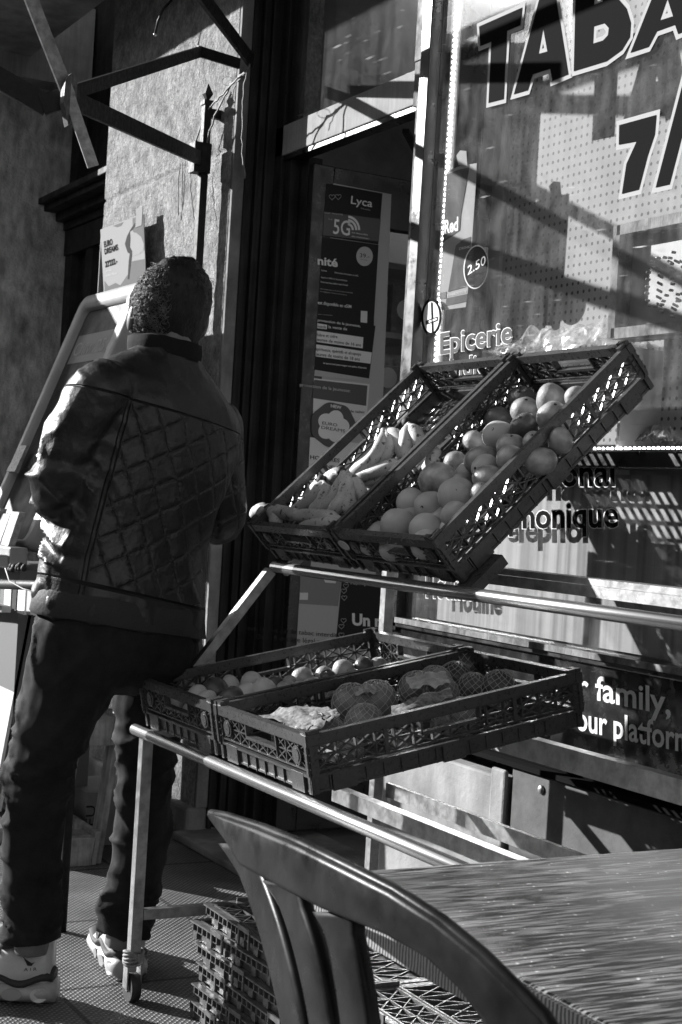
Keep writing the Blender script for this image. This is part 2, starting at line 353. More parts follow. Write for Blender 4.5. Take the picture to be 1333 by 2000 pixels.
# projecting wall of the neighbouring house
M_weath = mat('weathered_stone', .45, .95, spec=.1, n=(7, .55, 1.2), bump=(75, 1.0, .012), streak=((26, 26, 9), .4))
nb = thing('neighbour_house', 'house with a smooth grey stone wall jutting into the street at left', 'house', (-7.4, 1, 0))
g = MB(); vs = []; ny, nz = 30, 130
for j in range(nz+1):
    for i in range(ny+1):
        y = 1.62+(2.36-1.62)*i/ny; z = 4.4*j/nz; d = .004*noise.noise(V((y*5, 2, z*5)))+.003*noise.noise(V((y*17, 2, z*12)))
        for jz in (2.06, 2.93, 1.1, .3): d -= .028*max(0, 1-abs(z-jz)/.024)
        vs.append((-7.2+d, y, z))
g.add(vs, [(j*(ny+1)+i, j*(ny+1)+i+1, (j+1)*(ny+1)+i+1, (j+1)*(ny+1)+i) for j in range(nz) for i in range(ny)], True)
g.box(-9.5, -7.22, 1.62, 9, 0, 9); g.build('wall', M_weath, nb)
g = MB(); g.bar((-7.2, 1.62, 1.22), (-7.19, 1.62, 1.22), .07, .07); g.build('vent', M_blk, nb)
g = MB(); g.box(-9.5, -7.05, 1.50, 2.35, 3.02, 3.4); g.build('cornice', M_trans, nb)
# display window
wf = MB()
wf.box(-3.588, -3.50, 2.12, 2.27, .03, 4.2); wf.box(-3.545, -3.500, 2.085, 2.12, .80, 3.34)
wf.box(-3.50, .2, 2.085, 2.16, 1.236, 1.272); wf.box(-3.588, .2, 2.085, 2.16, .81, .836); wf.box(-.2, -.1, 2.086, 2.159, .837, 3.3)
win = wf.build('window_frame', M_black, sh, bevel=.002)
g = MB(); g.box(-3.50, -.2, 2.110, 2.116, 1.272, 3.4); glU = g.build('pane', M_glass, win)
g = MB(); g.box(-3.50, -.2, 2.110, 2.116, .836, 1.236); glL = g.build('pane', M_glass, win)
g = MB(); g.box(-3.50, .2, 2.080, 2.0845, .822, .836); g.build('sill_strip', M_peel, win)
# lower backing sheet behind the small pane
def x_drip(t, b, tc):
    N = t.nodes; L = t.links; mp = N.new('ShaderNodeMapping'); mp.inputs['Scale'].default_value = (42, 1, .6); L.new(tc.outputs['Object'], mp.inputs[0])
    n = N.new('ShaderNodeTexNoise'); n.inputs['Scale'].default_value = 1; n.inputs['Detail'].default_value = 3; L.new(mp.outputs[0], n.inputs[0])
    r = N.new('ShaderNodeMapRange'); r.inputs[1].default_value = .35; r.inputs[2].default_value = .62; r.inputs[3].default_value = .15; r.inputs[4].default_value = .34; L.new(n.outputs[0], r.inputs[0]); L.new(r.outputs[0], b.inputs['Base Color'])
M_sheet = mat('streaked_backing_sheet', .4, .7, extra=x_drip)
g = MB(); g.box(-3.44, -.2, 2.150, 2.154, .84, 1.225); g.build('backing_sheet', M_sheet, sh)
# fascia under the window with lettering, and the wall foot
g = MB(); g.box(-3.588, .2, 2.095, 2.30, .60, .808); fas = g.build('lower_fascia', mat('glossy_black_board', .012, .22, n=(12, .6, 2.2), bump=(30, .15, .001)), sh)
g = MB(); g.box(-3.588, .2, 2.14, 2.30, .548, .598); g.box(-3.588, .2, 2.105, 2.30, .534, .546); g.build('cellar_gap', M_blk, sh)
g = MB(); g.box(-2.98, .2, 2.118, 2.30, .03, .532); g.build('metal_panel', mat('grey_metal_panel', .09, .6, n=(14, .6, 1.3), bump=(80, .3, .002)), sh, bevel=.004)
g = MB(); g.box(-3.588, -3.0, 2.112, 2.30, .03, .50); g.box(-3.05,-2.99,2.105,2.118,.03,.52); g.build('wall_panel', M_stone3, sh, bevel=.006)
g = MB()
for x in (-2.86, -2.35): g.ball((x, 2.116, .5), .011, .006, .011, 12, 6)
g.build('bolt', M_galv, sh)
# lettering on the fascia
TX = lambda s, a, b, c, Y, m, par, **k: tpx('lettering', s, a, b, c, 1, Y, m, par, **k)
TX('your family,', (1052, 1343), (1310, 1397), (1052, 1300), 2.0935, M_wvinyl, fas, offset=.018)
TX('our platform', (1128, 1425), (1352, 1472), (1128, 1380), 2.0935, M_wvinyl, fas, offset=.018)
# big window lettering: shapes traced on the glass plane
TAB = [[(342,128),(553,35),(545,122),(480,150),(462,483),(388,502),(402,203),(348,225)],
       [(512,460),(640,-20),(712,-52),(778,362),(700,395),(690,335),(605,362),(580,440)],
       [(655,135),(632,262),(676,250)],
       [(805,347),(815,-90),(930,-110),(1010,-20),(1062,40),(1083,110),(1078,180),(1040,243),(965,298)],
       [(902,128),(955,112),(976,135),(972,170),(948,196),(898,212)], [(905,22),(945,6),(958,-30),(908,-12)],
       [(1082,257),(1215,-80),(1400,-130),(1420,120),(1315,165),(1300,120),(1210,152),(1170,228)],
       [(1262,-10),(1225,98),(1290,78)]]
SEV = [[(1027,610),(1208,560),(1200,655),(1165,760),(1122,925),(1040,946),(1062,800),(1112,690),(1025,706)],
       [(1205,915),(1272,900),(1420,330),(1352,350)], [(1350,540),(1500,500),(1495,590),(1440,860),(1372,880),(1400,650),(1350,640)]]
def glass_shapes(polys, name, par, Y=2.108):
    cx, cz = -3.3, 2.3
    pl = []
    for P in polys:
        pl.append([( (lambda q: (q.x-cx, q.z-cz))(px(800+x/2.5, y/2.5, 1, Y)) ) for x, y in P])
    def add(off, m, y):
        me = outline_curve(pl, off)
        for v in me.vertices: c = v.co.copy(); v.co = V((cx+c.x, y, cz+c.y))
        me.materials.clear(); me.materials.append(m); return link(name, me, par)
    add(.0105, mat('grey_vinyl_outline', .42, .8, spec=.1), Y); add(0, M_blk, Y-.001)
glass_shapes(TAB, 'lettering', glU); glass_shapes(SEV, 'lettering', glU)
def outlined(s, a, b, c, par, fill, off=.045, o0=.02, Y=2.108):
    TX(s, a, b, c, Y, M_wvinyl, par, offset=off); TX(s, a, b, c, Y-.001, fill, par, offset=o0)
M_fill = mat('grey_vinyl_fill', .12, .8, spec=.1)
outlined('Epicerie', (861, 691), (1000, 668), (861, 652), glU, M_fill)
outlined('Indienne', (880, 738), (1010, 718), (880, 702), glU, M_fill)
outlined('International', (910, 950), (1200, 948), (910, 905), glL, M_blk)
outlined('Téléphonique', (905, 1032), (1207, 1029), (905, 988), glL, M_blk)
outlined('Hotline', (833, 1166), (925, 1172), (833, 1120), glL, M_dk)
# ------------------------------------------------------------------ inside the display window
def x_peg(t, b, tc):
    N = t.nodes; L = t.links
    vm = N.new('ShaderNodeVectorMath'); vm.operation = 'MULTIPLY'; vm.inputs[1].default_value = (1/.0225, 0, 1/.0225); L.new(tc.outputs['Object'], vm.inputs[0])
    fr = N.new('ShaderNodeVectorMath'); fr.operation = 'FRACTION'; L.new(vm.outputs[0], fr.inputs[0])
    sb = N.new('ShaderNodeVectorMath'); sb.operation = 'SUBTRACT'; sb.inputs[1].default_value = (.5, 0, .5); L.new(fr.outputs[0], sb.inputs[0])
    ln = N.new('ShaderNodeVectorMath'); ln.operation = 'LENGTH'; L.new(sb.outputs[0], ln.inputs[0])
    st = N.new('ShaderNodeMapRange'); st.inputs[1].default_value = .17; st.inputs[2].default_value = .21; st.inputs[3].default_value = .004; st.inputs[4].default_value = .21; L.new(ln.outputs['Value'], st.inputs[0])
    L.new(st.outputs[0], b.inputs['Base Color'])
M_peg = mat('perforated_board', .36, .7, extra=x_peg)
t = thing('pegboard', 'perforated pale board hanging behind the lettered window glass', 'pegboard', (-2.5, 2.26, 1.3))
g = MB(); g.box(-3.36, -.3, 2.262, 2.268, 1.30, 3.2); g.build('panel', M_peg, t)
g = MB(); g.box(-3.40, -3.36, 2.25, 2.28, 1.28, 3.2); g.build('edge_rail', M_shelf, t)
g = MB(); g.box(-3.49, -.25, 2.125, 2.40, 1.258, 1.276); g.box(-3.49,-.25,2.30,2.32,1.276,3.3); sill = tag(g.build('window_shelf', M_shelf), 'pale shelf and back panel inside the display window', 'shelf')
# LED strips
M_led = mat('lit_led', .9, .4, emit=6.0); M_ledb = mat('led_backing', .55, .4)
t = thing('led_strip', 'vertical lit LED strip along the left edge of the display window', 'LED strip', (-3.47, 2.13, 1.3))
g = MB(); g.box(-3.475, -3.432, 2.136, 2.140, 1.29, 3.2); g.build('backing', M_ledb, t)
g = MB()
z = 1.30
while z < 3.1: g.ball((-3.455, 2.132, z), .0042, .0042, .0042, 8, 5); z += .0145
g.build('diodes', M_led, t)
for k, (y, zz) in enumerate(((2.128, 1.281), (2.152, 1.283))):
    t = thing('led_strip', ('lower lit LED strip lying nearest the glass on the window shelf', 'lit LED strip lying behind another on the window shelf')[k], 'LED strip', (-2.4, y, 1.277))
    g = MB(); g.box(-3.3, -1.0, y-.006, y+.006, 1.2765, 1.2785); g.build('backing', M_ledb, t)
    g = MB(); x = -3.28
    while x < -1.05: g.ball((x, y, zz), .0032, .0032, .0032, 8, 5); x += .0155
    g.build('diodes', M_led, t)
# can poster
YP = 2.124
M_can, M_cang = mat('can_print_pale', .34, .8, spec=.1), mat('can_print_grey', .07, .8, spec=.1)
t = thing('can_poster', 'cut-out energy drink can poster behind the glass at the window edge', 'poster', tuple(px(890, 600, 1, YP)))
def flat(pts, Y, name, m, par, th=.0008): g = MB(); g.poly([px(x, y, 1, Y) for x, y in pts], V((0, th, 0))); return g.build(name, m, par)
z6 = lambda L, f=4.653, ox=850, oy=290: [(ox+x/f, oy+y/f) for x, y in L]
flat(z6([(105,215),(215,160),(380,130),(372,330),(335,860),(300,1290),(280,1440),(60,1470),(40,1300),(70,860)]), YP, 'sheet', M_can, t)
flat(z6([(110,235),(215,190),(310,170),(235,600),(225,740),(75,850)]), YP-.0015, 'panel', M_cang, t)
flat(z6([(190,880),(265,820),(325,800),(305,1250),(120,1300)]), YP-.0015, 'panel', M_cang, t)
flat(z6([(105,1360),(295,1320),(285,1390),(92,1430)]), YP-.0015, 'band', M_cang, t)
flat(z6([(42,1310),(105,1300),(100,1360),(40,1368)]), YP-.0015, 'band', M_dk, t)
TX('Red', z6([(88, 772)])[0], z6([(208, 740)])[0], z6([(90, 655)])[0], YP-.002, M_wvinyl, t, offset=.03)
TX('DRINK', z6([(220, 922)])[0], z6([(322, 900)])[0], z6([(220, 900)])[0], YP-.002, M_wvinyl, t)
TX('ENERGY', z6([(110, 1345)])[0], z6([(290, 1305)])[0], z6([(110, 1325)])[0], YP-.002, M_mid, t)
flat(z6([(195,60),(230,15),(285,20),(295,160),(215,150)]), YP-.004, 'tab', M_can, t)
# round price display
def ellipse(cx, cy, rx, ry, rot=0, n=40): return [(cx+rx*cos(a)*cos(rot)-ry*sin(a)*sin(rot), cy+rx*cos(a)*sin(rot)+ry*sin(a)*cos(rot)) for a in [2*pi*i/n for i in range(n)]]
t = thing('price_display', 'round black price display reading 2.50 with a white ring on the glass', 'price display', tuple(px(930, 520, 1, 2.118)))
flat(ellipse(930, 521, 24, 43, .10), 2.1195, 'ring', M_wvinyl, t)
flat(ellipse(930, 521, 22, 40.5, .10), 2.118, 'face', M_blk, t)
TX('2.50', (914, 537), (949, 515), (914, 520), 2.1172, mat('lit_digits', .8, .5, emit=.25), t)
t = thing('no_smoking_sticker', 'round white sticker with a cigarette on the window frame edge', 'sticker', tuple(px(843, 620, 1, 2.084)))
flat(ellipse(843, 619, 19.5, 37, .03), 2.1085, 'ring', M_blk, t); flat(ellipse(843, 619, 15.5, 30.5, .03), 2.1075, 'face', M_wvinyl, t)
flat([(832, 626), (855, 618), (855, 626), (832, 634)], 2.1065, 'cigarette', M_blk, t); flat([(838, 626), (853.5, 620.5), (853.5, 624.5), (838, 630.5)], 2.106, 'paper', M_wvinyl, t)
flat([(842, 590), (844, 590), (846, 649), (844, 649)], 2.1055, 'slash', M_blk, t)
# box sign with bulbs, at the right
t = thing('bulb_sign', 'dark framed box sign dotted with small bulbs inside the window', 'sign', tuple(px(1300, 660, 1, 2.17)))
A = [px(1240, 455, 1, 2.2), px(1420, 390, 1, 2.2), px(1420, 655, 1, 2.2), px(1240, 655, 1, 2.2)]
g = MB(); x0, x1, z0, z1 = A[0].x, A[1].x, A[3].z, A[0].z
g.box(x0, x1, 2.19, 2.22, z0, z1); g.build('back', mat('sign_back', .2, .5), t)
g = MB(); g.box(x0-.012, x0+.012, 2.15, 2.222, z0-.01, z1+.01); g.box(x0, x1, 2.15, 2.222, z1-.012, z1+.012); g.box(x0, x1, 2.15, 2.222, z0-.012, z0+.012); g.box(x1-.012, x1+.012, 2.15, 2.222, z0-.01, z1+.01); g.build('frame', M_peel, t)
g = MB()
bl = [(1279,511),(1283,523),(1290,504),(1303,503),(1313,504),(1320,493),(1271,532),(1270,546),(1269,560),(1268,573),(1269,587),(1273,597),(1284,598),(1297,595),(1300,588),(1306,577),(1315,567),(1318,555),(1316,544),(1318,529),(1316,515),(1330,540),(1328,575),(1296,608),(1317,618),(1328,588)]
for x, y in bl: c = px(x, y, 1, 2.18); g.tube([c, c-V((0, .007, 0))], .0032, 8); g.ball(c-V((0, .008, 0)), .0034, None, None, 8, 5)
g.build('bulbs', mat('glass_bulb', .35, .15), t)
# crumpled clear bag on the window shelf
def crumple(name, c, sx, sy, sz, m, label, cat, seed, par=None, nn=26):
    g = MB(); vs = []
    for j in range(nn+1):
        for i in range(nn+1):
            u, w = i/nn-.5, j/nn-.5; p = V((u*4+seed, w*4, seed*.7))
            d = V((noise.noise(p*1.3)+.5*abs(noise.noise(p*3)), noise.noise(p*1.3+V((9, 0, 0)))+.5*noise.noise(p*3.1), noise.noise(p*1.4+V((0, 9, 0)))+.7*abs(noise.noise(p*2.7))))
            vs.append(V(c)+V((u*sx+d.x*sx*.12, w*sy+d.y*sy*.25, (.25-u*u-w*w)*sz+d.z*sz*.5)))
    g.add(vs, [(j*(nn+1)+i, j*(nn+1)+i+1, (j+1)*(nn+1)+i+1, (j+1)*(nn+1)+i) for j in range(nn) for i in range(nn)])
    o = g.build(name, m, par)
    if label: tag(o, label, cat)
    return o
def film(name, tr_amt, rough=.12):
    m = bpy.data.materials.new(name); m.use_nodes = True; t = m.node_tree; b = t.nodes['Principled BSDF']; b.inputs['Base Color'].default_value = (.8, .8, .8, 1); b.inputs['Roughness'].default_value = rough; b.inputs['Specular IOR Level'].default_value = 1
    tr = t.nodes.new('ShaderNodeBsdfTransparent'); mx = t.nodes.new('ShaderNodeMixShader'); mx.inputs[0].default_value = tr_amt
    t.links.new(b.outputs[0], mx.inputs[1]); t.links.new(tr.outputs[0], mx.inputs[2]); t.links.new(mx.outputs[0], t.nodes['Material Output'].inputs[0]); return m
M_cell = film('crinkled_cellophane', .72, .2)
c = px(1100, 640, 1, 2.2)
g = MB(); g.box(c.x-.28, c.x+.3, 2.15, 2.29, c.z-.075, c.z-.068); g.box(c.x-.28, c.x-.27, 2.15, 2.29, 1.277, c.z-.075); g.box(c.x+.29, c.x+.30, 2.15, 2.29, 1.277, c.z-.075); tag(g.build('display_stand', M_shelf), 'small pale stand inside the window under crumpled cellophane', 'stand')
crumple('cellophane', (c.x, 2.20, c.z-.05), .46, .13, .10, M_cell, 'crumpled clear cellophane lying inside the window above the grocery lettering', 'cellophane', 3.1, nn=48)
c = px(1285, 840, 1, 2.22)
crumple('snack_bag', (c.x, c.y, c.z-.02), .13, .05, .05, mat('printed_bag', .16, .35, n=(60, .4, 1.5)), 'crumpled printed snack bag on the window shelf behind the upper crate', 'snack bag', 7.7)
# shop shelves seen through the doorway
t = thing('shop_shelf', 'tall pale shelf unit standing inside the doorway', 'shelf', (-5.0, 3.5, 0))
g = MB(); g.box(-5.3, -5.27, 2.72, 4.3, 0, 2.3); g.box(-5.27,-4.9,4.27,4.3,0,2.3); g.build('back_panel', mat('shelf_back', .25, .7), t)
SHX = -5.02
g = MB(); g.box(-5.10, -5.06, 2.74, 4.2, 2.262, 2.285); g.build('shelf_light', mat('lit_tube', .8, .5, emit=1.6), t)
for z in (2.02, 1.76, 1.50, 1.2, .9, .6): g = MB(); g.box(-5.27, SHX, 2.72, 4.27, z, z+.022); g.build('shelf_board', M_shelf, t)
rn = random.Random(5); k = 0
for zi, z in enumerate((1.782, 1.522, 1.222)):
    kk = 0
    y = 2.76
    while y < 3.95:
        w = rn.choice((.07, .1, .13)); h = rn.uniform(.12, .19); v = rn.choice((.08, .25, .4, .55))
        p = thing('snack_packet', f"{('dark','grey','pale','white')[(.08,.25,.4,.55).index(v)]} packet, {('first','second','third','fourth','fifth','sixth','seventh','eighth','ninth','tenth','eleventh','twelfth','thirteenth','fourteenth','fifteenth')[min(14, kk)]} from the left on the {('top','middle','lowest')[zi]} filled shelf inside the doorway", 'packet', (SHX-.06, y, z), 'packets on the shop shelf')
        g = MB(); g.box(SHX-.1, SHX-.02, y+.004, y+w-.004, z, z+h); g.build('pack', mat('packet_%d' % int(v*100), v, .45, n=(40, .4, 1.4)), p, bevel=.004)
        g = MB(); g.tube([(SHX-.0195, y+w/2, z+h*.5), (SHX-.0185, y+w/2, z+h*.5)], w*.3, 18); g.build('badge', M_white if v < .3 else M_dk, p)
        y += w+.01; kk += 1
# notices on the open door, facing the street corner
XD = X+.0015
PT = lambda x, y, d=0: px(x, y, 0, XD+d)
def dflat(pts, name, m, par, d=0, th=.0006): g = MB(); g.poly([PT(x, y, d) for x, y in pts], V((-th, 0, 0))); return g.build(name, m, par)
def dt(s, a, b, c, m, par, d=.0015, **k): return letters('lettering', s, PT(*a, d), PT(*b, d), PT(*c, d), m, par, **k)
zA = lambda x, y: (600+x/6.059, 350+y/6.059)
zB = lambda x, y: (590+x/5.555, 600+y/5.555)
zC = lambda x, y: (560+x/3.03, 1090+y/3.03)
t = thing('door_backing', 'tall pale strip of card behind the notices on the open door', 'card', tuple(PT(700, 1250)))
dflat([(628, 353), (765, 379), (727, 1300), (588, 1270)], 'sheet', M_mid, t, -.002)
t = thing('network_poster', 'black mobile network poster advertising 5G at the top of the open door', 'poster', tuple(PT(690, 470)))
dflat([zA(230, 45), zA(895, 165), zA(845, 770), zA(185, 670)], 'sheet', M_dk, t, 0)
dflat([zA(205, 380), zA(875, 470), zA(850, 735), zA(188, 660)], 'panel', mat('charcoal_print', .055, .4), t, .0008)
dt('Lyca', zA(520, 285), zA(770, 328), zA(528, 195), M_wvinyl, t, offset=.01); dt('Mobile', zA(640, 350), zA(750, 372), zA(640, 332), M_mid, t)
dt('5G', zA(310, 640), zA(505, 665), zA(320, 470), M_wvinyl, t, offset=.01)
dt('our world', zA(205, 400), zA(420, 425), zA(205, 378), M_mid, t); dt('La', zA(258, 475), zA(300, 482), zA(258, 455), M_mid, t)
dt('est disponible', zA(530, 635), zA(720, 665), zA(530, 617), M_wvinyl, t); dt('dès maintenant', zA(530, 680), zA(740, 710), zA(530, 662), M_wvinyl, t)
g = MB()
for r0, r1 in ((50, 75), (90, 115), (125, 150)):
    n = 10; P0 = [zA(480+r0*cos(a), 600-r0*1.15*sin(a)) for a in [radians(0+8.6*i) for i in range(n+1)]]; P1 = [zA(480+r1*cos(a), 600-r1*1.15*sin(a)) for a in [radians(8.6*i) for i in range(n+1)]]
    for i in range(n): g.poly([PT(*P0[i], .0015), PT(*P1[i], .0015), PT(*P1[i+1], .0015), PT(*P0[i+1], .0015)])
g.build('signal_arcs', M_wvinyl, t)
def heart(cx, cy, s, par, f, dd=.0015):
    g = MB(); pts = [(cx+s*16*sin(a)**3/17, cy-s*(13*cos(a)-5*cos(2*a)-2*cos(3*a)-cos(4*a))/17) for a in [2*pi*i/20 for i in range(20)]]
    q = [PT(*f(*p), dd) for p in pts]; g.tube(q+[q[0]], .0009, 4, caps=False); g.build('heart', M_mid, par)
heart(298, 208, 38, t, zA); heart(370, 205, 38, t, zA)
t = thing('tariff_poster', 'black poster with a pale round price badge and eSIM text', 'poster', tuple(PT(690, 640)))
dflat([zA(185, 680), zA(848, 775), zA(795, 1640), zA(790, 1850), zA(120, 1750), zA(135, 1500)], 'sheet', M_dk, t, .0002)
dt('nité', zA(130, 1005), zA(358, 1035), zA(130, 912), M_wvinyl, t, offset=.03)
g = MB(); g.poly([PT(*zA(682+98*cos(a), 910+115*sin(a)), .0012) for a in [2*pi*i/36 for i in range(36)]]); g.build('badge', mat('badge_print', .5, .5), t)
dt('39.-', zA(625, 920), zA(742, 935), zA(625, 872), M_dk, t, d=.002); dt('par mois', zA(635, 950), zA(715, 962), zA(635, 938), M_dk, t, d=.002)
for s, a, b, hh in (('Suisse', (170, 1085), (235, 1092), 18), ('Données illimitées en 5G', (330, 1110), (605, 1150), 18), ('Appels et SMS de Suisse illimités', (165, 1165), (475, 1208), 18), ('Internet haut débit sans limite', (165, 1222), (485, 1262), 20), ('offre valable jusqu au 30 avril sur tous nos forfaits', (155, 1300), (540, 1350), 14), ('sans engagement ni frais de mise en service', (155, 1330), (470, 1375), 14), ('est disponible en eSIM', (130, 1475), (525, 1525), 38), ('voir conditions', (130, 1600), (300, 1615), 12)):
    dt(s, zA(*a), zA(*b), zA(a[0], a[1]-hh), M_wvinyl if hh > 16 else M_mid, t, offset=.01 if hh > 30 else 0)
dflat([zA(640, 1555), zA(715, 1560), zA(712, 1700), zA(635, 1690)], 'card', M_white, t, .0015)
t = thing('age_notice', 'black and white notice forbidding alcohol sales to minors, mid door', 'notice', tuple(PT(680, 720)))
dflat([zB(172, 90), zB(800, 200), zB(728, 790), zB(140, 690)], 'sheet', M_dk, t, .0006)
dflat([zB(165, 252), zB(668, 325), zB(660, 445), zB(158, 375)], 'band', M_wvinyl, t, .0014); dflat([zB(158, 402), zB(760, 490), zB(745, 612), zB(148, 532)], 'band', M_wvinyl, t, .0014)
dflat([zB(168, 172), zB(275, 190), zB(270, 238), zB(166, 226)], 'band', M_wvinyl, t, .0014); dflat([zB(140, 678), zB(740, 775), zB(738, 810), zB(136, 742)], 'band', M_mid, t, .0014)
for s, a, b, h, mm in (('protection de la jeunesse,', (172, 150), (635, 215), 26, M_wvinyl), ('la vente de', (290, 225), (490, 250), 30, M_wvinyl), ('interdit', (170, 218), (262, 230), 28, M_dk), ('bière et cidre', (165, 312), (385, 335), 32, M_dk), ('jeunes de moins de 16 ans', (160, 362), (640, 425), 32, M_dk), ('spiritueux, apéritifs et alcopops', (152, 465), (640, 525), 32, M_dk), ('jeunes de moins de 18 ans', (150, 522), (628, 580), 34, M_dk), ("Le personnel peut exiger une pièce d'identité", (232, 612), (700, 668), 18, M_wvinyl)):
    dt(s, zB(*a), zB(*b), zB(a[0]+2, a[1]-h), mm, t, d=.0022, offset=.012)
t = thing('youth_notice', 'grey notice headed protection de la jeunesse below the age notice', 'notice', tuple(PT(670, 850)))
dflat([zB(132, 770), zB(735, 835), zB(700, 1250), zB(120, 1200)], 'sheet', M_white, t, .0003)
dflat([zB(135, 785), zB(712, 850), zB(698, 1070), zB(115, 985)], 'panel', mat('slate_print', .07, .5), t, .001)
dt('protection de la jeunesse:', zB(-20, 855), zB(525, 922), zB(-20, 822), M_mid, t, d=.0018, offset=.015); dt('de tabac', zB(520, 1140), zB(680, 1150), zB(520, 1112), M_dk, t, offset=.01)
t = thing('flower_sticker', 'round dark sticker with a white flower, marked new, on the door', 'sticker', tuple(PT(650, 880)))
c0 = (338, 1275)
g = MB(); g.poly([PT(*zB(c0[0]+240*cos(a)*(1+.03*cos(7*a)), c0[1]+240*sin(a)*(1+.03*cos(7*a))), .003) for a in [2*pi*i/60 for i in range(60)]], V((-.0005, 0, 0))); g.build('disc', mat('slate_print', .07, .5), t)
g = MB(); g.poly([PT(*zB(c0[0]+(140+38*abs(cos(2.5*a)))*cos(a), c0[1]+15+(140+38*abs(cos(2.5*a)))*sin(a)), .004) for a in [2*pi*i/90 for i in range(90)]], V((-.0005, 0, 0))); g.build('flower', M_wvinyl, t)
dt('NEW', zB(315, 1085), zB(428, 1105), zB(315, 1052), M_wvinyl, t, d=.0045, offset=.03); dt('EURO', zB(222, 1270), zB(385, 1295), zB(222, 1238), M_dk, t, d=.005); dt('DREAMS', zB(212, 1318), zB(470, 1360), zB(212, 1285), M_dk, t, d=.005)
t = thing('hours_notice', 'white opening hours sheet below the flower sticker', 'notice', tuple(PT(640, 1000)))
dflat([zB(90, 1410), zB(650, 1480), zB(630, 2100), zB(60, 2000)], 'sheet', M_white, t, .0005)
dt('HORAIRES', zB(92, 1645), zB(410, 1685), zB(92, 1605), M_dk, t, d=.0012, offset=.02); dt('LUNDI', zB(180, 1735), zB(380, 1760), zB(180, 1700), M_dk, t, d=.0012, offset=.02)
t = thing('tobacco_notice', 'pale tobacco age notice with a dark picture, low on the door', 'notice', tuple(PT(625, 1290)))
dflat([zC(85, 60), zC(330, 100), zC(300, 500), zC(60, 520)], 'sheet', M_mid, t, .0003)
dflat([zC(85, 60), zC(330, 105), zC(305, 285), zC(75, 270)], 'picture', M_grey, t, .0012); dflat([zC(190, 60), zC(320, 80), zC(290, 150), zC(230, 145)], 'shape', M_white, t, .0018); dflat([zC(80, 205), zC(128, 205), zC(126, 248), zC(78, 247)], 'badge', M_white, t, .0018)
dt('Sous 18 ans par le tabac interdit', zC(-260, 425), zC(300, 470), zC(-258, 398), M_dk, t, d=.002); dt('Dès 18 ans âge légal requis', zC(-180, 480), zC(285, 515), zC(-180, 450), M_dk, t, d=.002)
t = thing('data_poster', 'black high-speed data poster with outlined hearts, low on the door', 'poster', tuple(PT(720, 1290)))
dflat([zC(330, 100), zC(620, 140), zC(600, 560), zC(290, 520)], 'sheet', M_dk, t, .0006)
dt('High-Speed', zC(380, 153), zC(520, 165), zC(380, 135), M_wvinyl, t, offset=.02); dt('Un m', zC(392, 395), zC(586, 408), zC(392, 330), M_wvinyl, t, d=.002, offset=.04)
for (hx, hy) in ((340, 195), (342, 235), (338, 370), (325, 405), (325, 455), (352, 165)): heart(hx, hy, 17, t, zC)

t = thing('unseen_awning', 'unseen canvas awning above the shop front, sloped to block reflected sky', 'awning', (-3, 1.4, 3.2))
g = MB(); g.poly([V((-8.6, 1.47, 3.30)), V((3, 1.47, 3.30)), V((3, .45, 3.83)), V((-8.6, .45, 3.83))], V((0, 0, .02))); g.build('canvas', mat('awning_canvas', .3, .9, n=(3, .8, 1.1)), t)  # out of view; added and sloped to block sky reflected in the glass
g = MB(); g.tube([(-8.6, .45, 3.84), (3, .45, 3.84)], .03, 10); g.build('front_tube', M_iron, t)
# unseen panel on a pole, added to shade the ticket stand
t = thing('shade_panel', 'unseen dark panel on a pole, added to shade the ticket stand', 'sign', (-6.05, .76, 0))
g = MB(); g.box(-6.07, -6.03, .74, 1.42, 1.43, 2.17); g.build('panel', M_dk, t, bevel=.004)
g = MB(); g.tube([(-6.05, .76, 0), (-6.05, .76, 1.429)], .03, 12); g.build('pole', M_iron, t)
M_rail = mat('polished_rail', .60, .25, .9)
